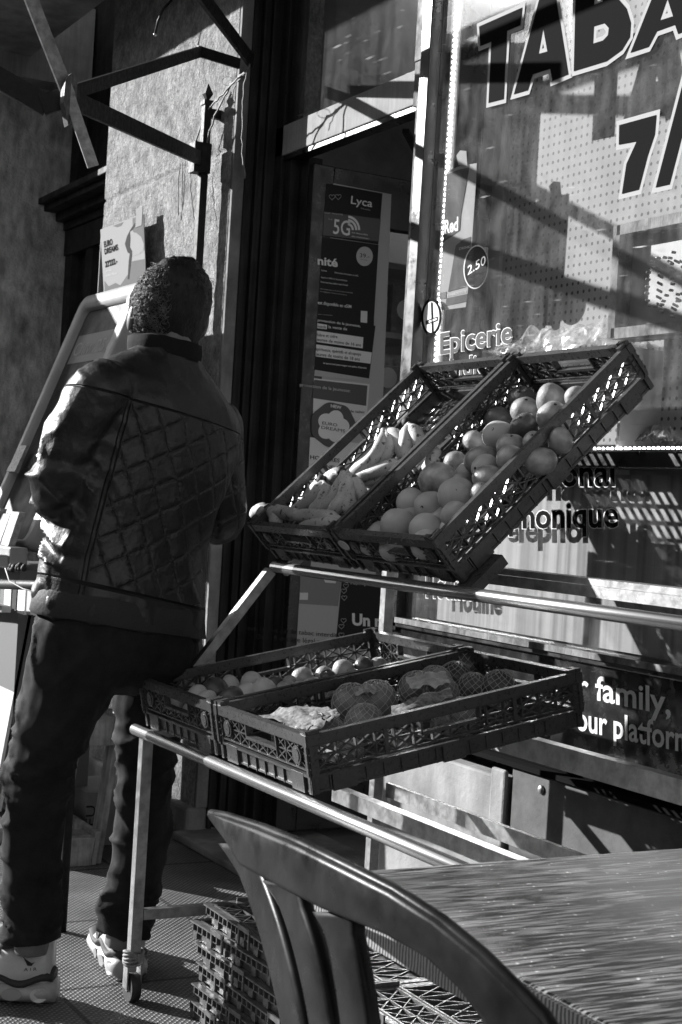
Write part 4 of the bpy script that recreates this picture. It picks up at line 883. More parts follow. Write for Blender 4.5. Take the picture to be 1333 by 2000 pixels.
# labels: order every fruit of a kind from the front rim of its crate
ORD = ['', 'second ', 'third ', 'fourth ', 'fifth ', 'sixth ', 'seventh ', 'eighth ', 'ninth ', 'tenth ', 'eleventh ', 'twelfth ', 'thirteenth ', 'fourteenth ', 'fifteenth ', 'sixteenth ', 'seventeenth ', 'eighteenth ', 'nineteenth ', 'twentieth ']
ADJ = {'grapefruit': 'pale grapefruit', 'mango': 'smooth oval mango', 'apple': 'shiny mottled apple', 'mandarin': 'round mandarin', 'kiwi': 'dusky oval kiwi', 'lemon': 'pale oval lemon', 'peach': 'mottled peach'}
for grp in sorted({o['group'] for o in SC.objects if o.get('category') in ADJ}):
    fr = sorted([o for o in SC.objects if o.get('group') == grp], key=lambda o: o.location.y)
    for i, o in enumerate(fr):
        o['label'] = '%s %snearest the front rim in the %s' % (ADJ[o['category']], ORD[min(i, 19)], grp.split(' in the ')[1])
# ------------------------------------------------------------------ foreground table and chair
def x_grain(t, b, tc):
    N = t.nodes; L = t.links
    def nz(sc, det, ro, lo, hi, a, c):
        mp = N.new('ShaderNodeMapping'); mp.inputs['Scale'].default_value = sc; L.new(tc.outputs['Object'], mp.inputs[0])
        n = N.new('ShaderNodeTexNoise'); n.inputs['Scale'].default_value = 1; n.inputs['Detail'].default_value = det; n.inputs['Roughness'].default_value = ro; L.new(mp.outputs[0], n.inputs[0])
        r = N.new('ShaderNodeMapRange'); r.inputs[1].default_value = lo; r.inputs[2].default_value = hi; r.inputs[3].default_value = a; r.inputs[4].default_value = c; L.new(n.outputs[0], r.inputs[0]); return r.outputs[0]
    def mul(a, c):
        q = N.new('ShaderNodeMath'); q.operation = 'MULTIPLY'; L.new(a, q.inputs[0]); L.new(c, q.inputs[1]); return q.outputs[0]
    line = nz((370, 17, 1), 1.5, .5, .50, .56, .004, .24); broad = nz((30, 3, 1), 3, .6, .35, .65, .35, 1.25); spk = nz((160, 160, 1), 1, .5, .70, .74, 1.0, 3.0)
    L.new(mul(mul(line, broad), spk), b.inputs['Base Color'])
    L.new(nz((370, 17, 1), 1.5, .5, .48, .58, .30, .5), b.inputs['Roughness'])
    bp = N.new('ShaderNodeBump'); bp.inputs['Strength'].default_value = .3; bp.inputs['Distance'].default_value = .0006; L.new(line, bp.inputs['Height']); L.new(bp.outputs[0], b.inputs['Normal'])
M_grain = mat('brushed_grain_laminate', .1, .5, spec=.3, extra=x_grain)
def x_edge(t, b, tc):
    N = t.nodes; L = t.links; w = N.new('ShaderNodeTexWave'); w.wave_type = 'BANDS'; w.bands_direction = 'X'; w.inputs['Scale'].default_value = 60; w.inputs['Distortion'].default_value = 3; w.inputs['Detail'].default_value = 3; L.new(tc.outputs['Object'], w.inputs[0])
    r = N.new('ShaderNodeMapRange'); r.inputs[1].default_value = .2; r.inputs[2].default_value = .8; r.inputs[3].default_value = .04; r.inputs[4].default_value = .4; L.new(w.outputs[1], r.inputs[0]); L.new(r.outputs[0], b.inputs['Base Color'])
M_edge = mat('ribbed_table_edge', .2, .45, extra=x_edge)
t = thing('cafe_table', 'square cafe table with a dark streaky wood grain top in the foreground', 'table', (-1.05, 1.12, 0))
g = MB(); g.box(-1.40, -.70, .755, 1.47, .724, .740); top = g.build('table_top', M_grain, t, bevel=.004)
g = MB(); g.box(-1.399, -.70, .751, .7545, .700, .738); g.box(-1.4045, -1.4005, .755, 1.47, .700, .738); g.build('edge_band', M_edge, top)
g = MB(); g.tube([(-1.05, 1.12, .05), (-1.05, 1.12, .72)], .035, 20); g.build('column', M_iron, t)
for a in (0, pi/2, pi, 3*pi/2):
    g = MB(); g.bar((-1.05, 1.12, .035), (-1.05+.28*cos(a+.78), 1.12+.28*sin(a+.78), .015), .05, .03); g.build('foot', M_iron, t)
# resin chair: back seen obliquely.  All parts share one moulded plastic
M_chair = mat('dark_resin', .010, .36, n=(13, .4, 2.4), bump=(200, .2, .0006), spec=.13)
t = thing('resin_chair', 'dark moulded plastic armchair with a slatted back pulled up to the table', 'chair', (-1.15, .80, 0))
def cpt(x, y, dep): return dp(x, y, dep)
def band(top, bot, th, name, nrm=None):
    """slab between two space curves with thickness th along the view-independent normal"""
    g = MB(); n = len(top); rings = []
    for i in range(n):
        a, c = V(top[i]), V(bot[i]); tan = V(top[min(i+1, n-1)])-V(top[max(i-1, 0)]); nn = tan.cross(c-a).normalized()*th/2
        m = []
        for s, o in ((a, 1), (c, 1)): pass
        k = 5; ring = []
        w = (c-a)
        for u in (0, .03, .12, .5, .88, .97, 1): ring.append(a+w*u+nn*(1 if .05 < u < .95 else (.85 if 0 < u < 1 else .4)))
        for u in (1, .97, .88, .5, .12, .03, 0): ring.append(a+w*u-nn*(1 if .05 < u < .95 else (.85 if 0 < u < 1 else .4)))
        rings.append(ring)
    g.loft(rings, True, True); return g
# top edge and lower edge of the broad back rail; the back stands in a slightly bowed upright plane
def chp(x, y, *_):
    p = px(x, y, 1, .60)
    for _i in range(3): p = px(x, y, 1, .585+.55*(p.x+1.03)**2)
    return p
topc = [(418,1590),(450,1597),(520,1620),(600,1653),(690,1697),(780,1742),(870,1800),(950,1866),(1020,1935),(1070,1985),(1105,2040),(1135,2120),(1150,2230)]
botc = [(424,1602),(458,1650),(480,1690),(560,1733),(640,1775),(700,1798),(770,1826),(845,1868),(905,1925),(950,1985),(975,2050),(990,2130),(1000,2240)]
T3 = [chp(*p) for p in topc]; B3 = [chp(*p) for p in botc]
g = band(T3, B3, .016, 'x'); br = g.build('back_rail', M_chair, t)
g = MB(); g.tube([p+V((0, -.002, .001)) for p in T3], .0052, 10, True, .8); g.build('rim', M_chair, br)
for (a, b_, c, d, w0) in (((462,1650),(515,1740),(560,1900),(600,2140),46),((548,1722),(590,1800),(625,1930),(650,2160),46),((655,1782),(672,1850),(695,1950),(715,2180),58)):
    P = [V((q[0], q[1], 0)) for q in (a, b_, c, d)]; L_ = []; R_ = []
    for i in range(17):
        s = i/16; p = P[0]*(1-s)**3+P[1]*3*s*(1-s)**2+P[2]*3*s*s*(1-s)+P[3]*s**3; w = w0*.5*(1.5-.5*min(1, i/3))
        L_.append(chp(p.x-w, p.y)+V((0, .004, 0))); R_.append(chp(p.x+w, p.y)+V((0, .004, 0)))
    band(L_, R_, .013, 'x').build('slat', M_chair, t)
g = MB(); g.box(-1.28, -.82, .60, 1.02, .42, .445); g.build('seat', M_chair, t, bevel=.012)
g = MB(); g.box(-1.30, -.76, .585, .612, .445, .50); g.build('lower_rail', M_chair, t, bevel=.005)
for (x, y) in ((-1.27, .61), (-1.27, 1.0), (-.83, .61), (-.83, 1.0)):
    g = MB(); g.bar((x, y, .43), (x+(.03 if x > -1 else -.03), y+(.03 if y > .8 else -.03), 0), .045, .03); g.build('leg', M_chair, t, bevel=.006)
g = MB(); g.tube([B3[-1]+V((0, .01, .02)), V((-.72, .80, .64)), V((-.72, 1.0, .62)), V((-.76, 1.02, .44))], .014, 10); g.build('armrest', M_chair, t)
# ------------------------------------------------------------------ iron awning frame at the left
t = thing('awning_frame', 'black iron folding awning arms meeting at a plate, fixed to the stone pilaster', 'awning frame', (-4.79, 2.0, .1), None)
pp = lambda x, y, X: px(x, y, 0, X)
HUB = pp(132, 190, -3.6); XH = -3.6
g = MB(); g.bar((-4.785, 2.0, .11), (-4.785, 2.0, 2.43), .026, .026, up=V((0, 1, 0))); g.build('post', M_iron, t)
g = MB(); g.box(-4.802, -4.768, 1.983, 2.017, 2.43, 2.445); P = V((-4.785, 2.0, 2.445))
g.loft([[P+V((r*cos(a+.785), r*sin(a+.785), h)) for a in (0, pi/2, pi, 3*pi/2)] for r, h in ((.005, 0), (.020, .022), (.001, .058))], False); g.build('finial', M_iron, t)
g = MB(); g.bar((-4.785, 2.0, 2.405), (-4.785, 2.06, 2.405), .02, .03); g.build('bracket', M_iron, t)
A4 = V((-4.785, 1.99, 2.25))
g = MB(); g.bar(HUB, A4, .012, .046); g.build('arm', M_iron, t)
g = MB(); g.box(-4.81, -4.76, 1.955, 2.015, 2.20, 2.30); g.build('bracket', M_iron, t)
K3 = px(392, 100, 1, 1.90); W3 = px(468, 124, 1, 2.045)
g = MB(); g.bar(HUB+V((0, .0, .01)), K3, .010, .034); g.bar(K3-V((0, .012, .0)), W3, .010, .034); g.build('arm', M_iron, t)
K2 = pp(82, 205, XH-.02); E2 = pp(-60, 118, XH-.1)
g = MB(); g.bar(HUB, K2, .014, .050); g.bar(K2+V((0, .014, 0)), E2, .014, .050); g.build('arm', M_iron, t)
E1 = pp(38, -60, XH+.05)
g = MB(); g.bar(HUB+V((.012, 0, 0)), E1, .006, .036); g.build('arm', mat('bare_steel_strip', .38, .5, .3, n=(40, .4, 1.2)), t)
g = MB(); g.bar(HUB+V((.012, 0, 0)), pp(182, 325, XH+.02), .006, .028); g.build('stub_arm', mat('bare_steel_strip', .38, .5), t)
g = MB(); u = (A4-HUB).normalized(); h = V((0, 0, 1)); c = HUB
g.poly([c+V((-.012, 0, 0))+u*a+h*b for a, b in ((-.04, .035), (.0, .055), (.05, .05), (.055, 0), (.04, -.05), (.0, -.07), (-.045, -.02))], V((.030, 0, 0))); g.build('hub_plate', mat('rusty_iron', .10, .7, n=(60, .3, 1.8)), t)
D0 = px(492, 120, 1, 2.03); D1 = pp(375, -35, -4.0)
g = MB(); g.bar(D0, D0+(D1-D0)*1.25, .012, .046); g.build('diagonal_bar', M_iron, t)
g = MB(); g.bar((-4.70, 1.36, 2.79), (-1.0, 1.36, 2.79), .035, .03); g.build('front_bar', M_iron, t)
for x in (-1.2,): g = MB(); g.bar((x, 1.37, 2.79), (x, 2.06, 2.62), .02, .035); g.build('arm', M_iron, t)
# torn wires and strings
M_wire = mat('old_wire', .18, .6); rn = random.Random(4)
g = MB()
def wire(pts, r=.0016, m=M_wire, jit=.004):
    g = MB(); q = []; pts = [V(p) for p in pts]
    for i in range(len(pts)-1):
        for k in range(5): q.append(pts[i].lerp(pts[i+1], k/5)+V((rn.uniform(-jit, jit), rn.uniform(-jit, jit)*.5, rn.uniform(-jit, jit))))
    q.append(pts[-1]); g.tube(q, r, 5); return g
w = lambda x, y, Y=2.0: px(x, y, 1, Y)
t = thing('hanging_wires', 'loose cut wires and strings dangling from the awning frame', 'wires', tuple(w(400, 200)))
for i, pts in enumerate(([(484,135),(465,152),(430,190),(403,215),(378,290)], [(484,135),(450,165),(420,225),(398,300)], [(490,122),(478,160),(474,220),(473,300),(478,348)], [(478,140),(462,160),(452,190)],
    [(352,318),(348,360),(349,420)], [(357,318),(356,370),(354,430)], [(372,322),(374,380),(380,428)], [(362,315),(360,350),(358,400)])):
    wire([w(*p) for p in pts], .0030 if i < 3 else .0018).build('wire', M_wire, t)
g = wire([w(445+11*cos(a), 158+9*sin(a)) for a in [2*pi*i/12 for i in range(13)]], .0012, jit=.0005); g.build('wire', M_iron, t)
t = thing('cut_cable', 'short bent black cable with a bright cut end sticking out of the stone', 'cable', tuple(w(330, 0, 2.0)))
g = MB(); g.tube([w(336, -30, 2.04), w(335, 0, 1.98), w(318, 18, 1.95), w(309, 40, 1.95), w(303, 66, 1.95)], .0045, 8); g.build('cable', M_iron, t)
g = MB(); g.ball(w(303, 67, 1.95), .006); g.build('cut_end', mat('bare_copper', .6, .3, .8), t)
# ------------------------------------------------------------------ poster on the pilaster
t = thing('lottery_poster', 'white lottery poster with a leaping figure, hung on the stone pilaster', 'poster', (-5.53, 2.0, 2.0))
YQ = 2.0; zP = lambda x, y: px(190+x/10, 400+y/10, 1, YQ)
def pf(pts, name, m, d=0, th=.0002): g = MB(); g.poly([zP(x, y)+V((0, -d*.35, 0)) for x, y in pts], V((0, th, 0))); return g.build(name, m, t)
M_post = mat('poster_paper', .34, .95, spec=.05)
pf([(60,480),(800,200),(905,175),(960,1950),(140,1900)], 'sheet', M_post, 0, .003)
pf([(690,260),(905,190),(925,900),(820,600),(700,520)], 'print', mat('pale_print', .17, .95, spec=.05), .001); 
pf([(140,1480),(225,1590),(360,1520),(450,1570),(640,1300),(680,1100),(940,1050),(955,1940),(150,1890)], 'print', mat('pale_print', .17, .95, spec=.05), .001)
pf([(680,560),(760,540),(860,620),(915,760),(910,880),(830,960),(700,1000),(650,800)], 'print', M_post, .002)
pf([(300,410),(520,330),(480,400),(400,435)], 'print', mat('pale_print', .17, .95, spec=.05), .001)
pf([(640,520),(700,480),(770,360),(740,350),(660,470),(590,600),(545,760),(560,810),(600,930),(640,950),(620,1100),(600,1450),(625,1450),(680,1000),(690,900),(640,820),(650,650)], 'figure', mat('figure_print', .07, .95, spec=.03), .003)
M_ink = mat('poster_ink', .03, .95, spec=.03)
def pt(s, a, b, c, m=M_ink, **k): return letters('lettering', s, zP(*a)+V((0, -.0014, 0)), zP(*b)+V((0, -.0014, 0)), zP(*c)+V((0, -.0014, 0)), m, t, **k)
pt('EURO', (145, 830), (305, 770), (135, 720), offset=.03); pt('DREAMS', (155, 965), (415, 875), (145, 860), offset=.03)
pt("22'222.-", (165, 1215), (395, 1140), (160, 1110), offset=.04); pt('par mois', (175, 1310), (290, 1280), (172, 1275), M_mid); pt('pendant 30 ans', (180, 1395), (390, 1350), (178, 1355), M_mid)
g = MB(); g.box(zP(780, 0).x, zP(900, 0).x, 1.998, 2.0, 2.10, 2.17); g.build('tape', mat('clear_tape', .30, .9, spec=.1), t)
g = MB(); q = zP(60, 480); g.poly([q+V((-.002, .004, -.0)), q+V((-.05, .046, -.05)), q+V((-.05, .046, -.33)), q+V((0, .004, -.33))], V((.004, 0, 0))); g.build('backing_board', M_mid, t)
# ------------------------------------------------------------------ lottery ticket stand
M_plas = mat('grey_moulded_plastic', .34, .45, n=(9, .85, 1.08), bump=(300, .15, .0006)); M_scr = mat('smoked_display', .05, .5, spec=.2, n=(6, .6, 1.6))
t = thing('lottery_stand', 'grey plastic lottery stand with a leaning display and ticket trays', 'stand', (-5.02, 1.62, 0))
P0, P1 = V((0, 1.80, 1.815)), V((0, 1.47, .93)); dn = (P1-P0).normalized(); nn = V((0, dn.z, -dn.y)); nn = nn if nn.y < 0 else -nn
xl, xr = -5.33, -4.73; hh = (P1-P0).length
def pl(x, s, d): return V((x, 0, 0))+P0+dn*s+nn*d
def rrect(x0, x1, s0, s1, r, d, n=6):
    out = []
    for cx, cs, a0 in ((x1-r, s0+r, -pi/2), (x1-r, s1-r, 0), (x0+r, s1-r, pi/2), (x0+r, s0+r, pi)):
        for i in range(n+1): a = a0+pi/2*i/n; out.append(pl(cx+r*cos(a), cs+r*sin(a), d))
    return out
g = MB(); o = rrect(xl, xr, 0, hh, .06, .0); o2 = rrect(xl+.008, xr-.008, .008, hh-.008, .054, .010); i1 = rrect(xl+.075, xr-.075, .06, hh-.02, .03, .009); i0 = rrect(xl+.078, xr-.078, .063, hh-.025, .03, -.012); bk = rrect(xl, xr, 0, hh, .06, -.05)
g.loft([bk, o, o2, i1, i0], True, False); g.poly(bk); g.build('housing', M_plas, t)
g = MB(); g.poly(rrect(xl+.077, xr-.077, .062, hh-.022, .03, -.010)); scr = g.build('display', M_scr, t)
letters('lettering', 'Chiw 25.6', pl(xl+.12, .24, -.008), pl(xr-.10, .24, -.008), pl(xl+.12, .19, -.008), M_mid, scr)
g = MB(); g.poly([pl(xl+.10, .27, -.009), pl(xr-.09, .27, -.009), pl(xr-.09, .16, -.009), pl(xl+.10, .16, -.009)]); g.build('slip', M_grey, scr)
g = MB(); g.box(xl, xr, 1.40, 1.46, .865, .93); g.box(xl, xr, 1.36, 1.40, .865, .905); g.build('tray', M_plas, t, bevel=.006)
letters('lettering', 'Swisslos', V((xl+.12, 1.3585, .875)), V((xl+.40, 1.3585, .875)), V((xl+.12, 1.3585, .895)), M_grey, t)
g = MB(); g.box(xl, xr, 1.44, 1.70, .10, .86); g.build('body', mat('dark_grey_panel', .12, .6), t)
g = MB(); g.poly([V((xr, 1.50, .76)), V((xr, 1.41, .10)), V((xl, 1.41, .10)), V((xl, 1.50, .76))], V((0, .012, 0))); g.poly([V((xr, 1.478, .76)), V((xr, 1.39, .10)), V((xl, 1.39, .10)), V((xl, 1.478, .76))], V((0, .010, 0))); g.build('white_panel', mat('scuffed_white_panel', .58, .5, n=(12, .8, 1.1)), t)
g = MB(); g.bar((xl, 1.40, .735), (xr, 1.40, .735), .03, .02); g.build('lower_lip', M_plas, t)
g = MB(); g.box(xl-.02, xr+.02, 1.36, 1.80, 0, .05); g.build('foot', M_plas, t, bevel=.008)
pos = ('leftmost', 'second', 'third', 'fourth', 'fifth')
k = 0
for x, hgt in ((xl+.05, .12), (xl+.15, .11), (xl+.25, .115), (xl+.36, .10), (xl+.46, .11)):
    q = thing('leaflet_pack', 'clear-wrapped leaflet pack in the ticket tray, %s from the left' % pos[k], 'leaflets', (x+.04, 1.425, .93), 'leaflet packs in the ticket tray'); k += 1
    g = MB(); g.hexa([V((x, 1.41, .931)), V((x+.085, 1.41, .931)), V((x+.085, 1.432, .931)), V((x, 1.432, .931)), V((x, 1.44, .93+hgt)), V((x+.085, 1.44, .93+hgt)), V((x+.085, 1.462, .93+hgt)), V((x, 1.462, .93+hgt))]); g.build('sheets', mat('leaflet_print', .34, .3, n=(50, .6, 1.3)), q)
q = thing('leaflet_holder', 'small clear holder with cards stuck on the leaning display', 'card holder', tuple(pl(-5.18, .62, .02)))
g = MB(); g.hexa([pl(x, s, d) for x, s, d in ((xl+.09, .70, .02), (xl+.19, .70, .02), (xl+.19, .70, .035), (xl+.09, .70, .035), (xl+.10, .60, .02), (xl+.18, .60, .02), (xl+.18, .60, .03), (xl+.10, .60, .03))]); g.build('cards', mat('leaflet_print', .34, .3), q)
t = thing('barrier_rail', 'black horizontal tube rail wound with tape in front of the ticket tray', 'rail', (-4.9, 1.30, 0))
g = MB(); g.tube([px(-120, 1138, 1, 1.30), px(60, 1143, 1, 1.30), px(160, 1146, 1, 1.30)], .014, 12); g.build('tube', M_iron, t)
a = px(60, 1143, 1, 1.30)
g = MB(); g.tube([V((px(160, 1146, 1, 1.30).x, 1.30, 0)), px(160, 1146, 1, 1.30)], .012, 10); g.build('upright', M_iron, t)
g = MB()
for i in range(16): g.ball(px(18+rn.uniform(0, 30), 1108+rn.uniform(-4, 5), 1, 1.31), .006+rn.uniform(0, .004), None, None, 8, 6)
g.build('tape_knot', M_rub, t)
g = MB(); g.tube([px(10, 1110, 1, 1.29), px(18, 1135, 1, 1.27), px(45, 1150, 1, 1.27), px(75, 1158, 1, 1.28)], .0018, 6); g.build('string', M_mid, t)
for i, (x0, x1, y0, y1, m_) in enumerate(((8, 22, 1148, 1168, M_white), (24, 33, 1150, 1170, M_dk), (34, 50, 1150, 1178, M_white), (52, 62, 1152, 1180, M_mid), (63, 75, 1150, 1182, M_white))):
    A_, B_ = px(x0, y1, 1, 1.43), px(x1, y0, 1, 1.43); g = MB(); g.box(A_.x, B_.x, 1.43, 1.438, A_.z-.03, B_.z)
    tag(g.build('leaflet', m_), ('white', 'black', 'wider white', 'grey', 'rightmost white')[i]+' leaflet standing in the lower slot of the lottery stand', 'leaflet', 'leaflets in the lower slot')
# ------------------------------------------------------------------ pallet and box behind the man
M_pal = mat('pallet_wood', .42, .8, n=(20, .6, 1.2), bump=(60, .5, .002), streak=((70, 70, 5), .3))
t = thing('wooden_pallet', 'rough wooden pallet standing on its side behind the man', 'pallet', (-4.5, 1.56, 0))
lean = .12; L0 = lambda y, z: V((0, y+lean*z*.9, z))
def lb(x0, x1, y0, y1, z0, z1, nm):
    g = MB(); q = []
    for z in (z0, z1):
        for (x, y) in ((x0, y0), (x1, y0), (x1, y1), (x0, y1)): q.append(V((x, 0, 0))+L0(y, z))
    g.hexa(q); g.build(nm, M_pal, t, bevel=.003)
for z in (.0, .36, .72): lb(-4.50, -4.38, 1.515, 1.60, z, z+.085, 'block')
for z in (0., .36, .72): lb(-5.1, -4.385, 1.601, 1.619, z, z+.1, 'board')
lb(-4.49, -4.395, 1.485, 1.514, 0, .80, 'board'); lb(-4.47, -4.40, 1.6195, 1.64, .0, .80, 'board')
for z in (.12, .27, .42, .57, .70): lb(-5.1, -4.50, 1.4842, 1.513, z, z+.09, 'slat')
t = thing('cardboard_box', 'brown cardboard box printed FEU on the ground behind the pallet', 'box', (-4.75, 1.78, 0))
M_card = mat('cardboard', .22, .8, n=(14, .8, 1.15))
g = MB(); g.box(-4.9, -4.62, 1.66, 1.90, .001, .17); g.build('carton', M_card, t, bevel=.003)
letters('lettering', 'FEU', V((-4.617, 1.69, .04)), V((-4.617, 1.69, .13)), V((-4.617, 1.66, .04)), M_dk, t)
# ------------------------------------------------------------------ the man
BASE = V((-3.30, 1.15, 0)); TH = thing('person', 'man in a dark quilted jacket and jeans seen from behind, head bent, forearms raised', 'person', tuple(BASE))
FV = V((-.99, -.12, 0)).normalized(); RV = V((-.12, .99, 0)).normalized(); UZ = V((0, 0, 1)); DEP = 3.42
def D(x, y, dz=0.0): return dp(x, y, DEP+dz)
def ring(c, a, b, tilt=0.0, fwd=0.0, n=28, sq=2.3, rv=None, fv=None):
    rv = rv or (RV-UZ*tilt); fv = fv or (FV-UZ*fwd); out = []
    for i in range(n):
        t = 2*pi*i/n; cx, sx = cos(t), sin(t); e = 2/sq
        out.append(c+rv*(a*abs(cx)**e*(1 if cx > 0 else -1))+fv*(b*abs(sx)**e*(1 if sx > 0 else -1)))
    return out
def remesh(parts, voxel, smooth, name):
    g = MB()
    for p in parts: g.add(p.v, p.f, True)
    me = g.mesh(name); bm = bmesh.new(); bm.from_mesh(me); bmesh.ops.recalc_face_normals(bm, faces=bm.faces); bm.to_mesh(me); bm.free()
    o = bpy.data.objects.new('tmp', me); COL.objects.link(o)
    m1 = o.modifiers.new('r', 'REMESH'); m1.mode = 'VOXEL'; m1.voxel_size = voxel
    if smooth: m2 = o.modifiers.new('s', 'SMOOTH'); m2.iterations = smooth; m2.factor = .5
    r = evaluated(o); bpy.data.objects.remove(o); r.name = name; return r
def smooth_shade(me): me.polygons.foreach_set('use_smooth', [True]*len(me.polygons)); me.update()
def folds(me, fn):
    """push vertices along their normals by fn(co)"""
    nr = [v.normal.copy() for v in me.vertices]
    for v, n_ in zip(me.vertices, nr): v.co += n_*fn(v.co, n_)
def limb(pts, rs, n=16, flat=1.0):
    g = MB(); P = [V(p) for p in pts]; q = []; rr = []
    for i in range(len(P)-1):
        p0 = P[max(i-1, 0)]; p1 = P[i]; p2 = P[i+1]; p3 = P[min(i+2, len(P)-1)]
        for k in range(6):
            t = k/6; q.append(.5*((2*p1)+(p2-p0)*t+(2*p0-5*p1+4*p2-p3)*t*t+(3*p1-p0-3*p2+p3)*t**3)); rr.append(rs[i]*(1-t)+rs[i+1]*t)
    q.append(P[-1]); rr.append(rs[-1]); g.tube(q, rr, n, True, flat); return g
# ---- key points
SHL, SHR = D(200, 765, -.13), D(428, 832, .12)
ELL, ELR = D(112, 958, -.10), D(432, 1020, .20)
WRL = ELL+(FV*.80+RV*.50+UZ*.30).normalized()*.255; WRR = ELR+(FV*.9-RV*.25+UZ*.28).normalized()*.25
ANL, ANR = D(62, 1862, -.06), D(235, 1850, .16); KNL, KNR = D(80, 1500, -.10), D(282, 1500, .02)
HIP = D(235, 1215, 0.0); HL, HR = D(158, 1260, -.06), D(305, 1270, .07)
HD = D(332, 603, .02); NK = D(325, 672, .0)
# ---- jacket
J = []
g = MB(); prof = [(236,1228,.180,.130,.13),(233,1208,.196,.138,.13),(236,1170,.197,.138,.13),(243,1110,.188,.130,.13),(254,1040,.184,.126,.13),(270,975,.186,.126,.13),(288,910,.192,.126,.14),(303,850,.198,.124,.16),(314,800,.196,.116,.20),(319,765,.176,.104,.20),(320,735,.135,.09,.20),(322,705,.088,.078,.16),(322,684,.072,.074,.12)]
g.loft([ring(D(x, y), a, b, tl) for x, y, a, b, tl in prof]); J.append(g)
J.append(limb([SHL+RV*.03, SHL, D(146, 862, -.12), ELL, ELL.lerp(WRL, .5), WRL-(WRL-ELL)*.08], [.060, .070, .068, .060, .053, .042]))
J.append(limb([SHR-RV*.03, SHR, SHR.lerp(ELR, .5), ELR, ELR.lerp(WRR, .5), WRR-(WRR-ELR)*.08], [.052, .058, .056, .054, .050, .042]))
jm = remesh(J, .0068, 7, 'jacket')
def jf(co, n_):
    d = 0; rel = co-BASE; z = rel.z; lat = rel.dot(RV)-.05-.17*(z-.9); back = n_.dot(-FV)
    # sleeve and elbow wrinkles on the left arm
    ax = (ELL-SHL).normalized(); s = (co-SHL).dot(ax)/(ELL-SHL).length; dist = (co-SHL-ax*(co-SHL).dot(ax)).length
    if dist < .10 and -.1 < s < 1.6 and lat < -.13:
        w = max(0, min(1, (s-.35)*2)); rg = max(0, 1-abs(noise.noise(V((co.x*9, co.y*9, co.z*16+co.x*6)))*1.7))**5; d += w*.005*sin(62*(co.z*1.0+.35*co.x)+5*noise.noise(co*9))+.006*noise.noise(co*14)*(.4+w)+.003*noise.noise(co*32)+.009*rg*(.35+w)
    else:
        rg = max(0, 1-abs(noise.noise(V((co.x*6, co.y*6, co.z*7+lat*8+3)))*1.7))**6; d += .0035*noise.noise(co*11)+.006*rg*(.4+2.5*max(0,-lat-.05))
        if z < .86+.13*(-lat): d += 0
        dl = max(0, min(1, (-lat-.10)*8)); d += dl*.006*sin(70*co.z+6*noise.noise(co*10))*max(0, min(1, (1.08-z)*5))
    # long soft folds dropping from the right shoulder blade
    u = lat*1.0+.42*(z-1.1); d += .0105*max(0, back)*max(0, sin(u*42+2.2*noise.noise(co*4)))**2*max(0, min(1, (lat+.06)*7))*max(0, min(1, (1.30-z)*6))
    return d
folds(jm, jf)
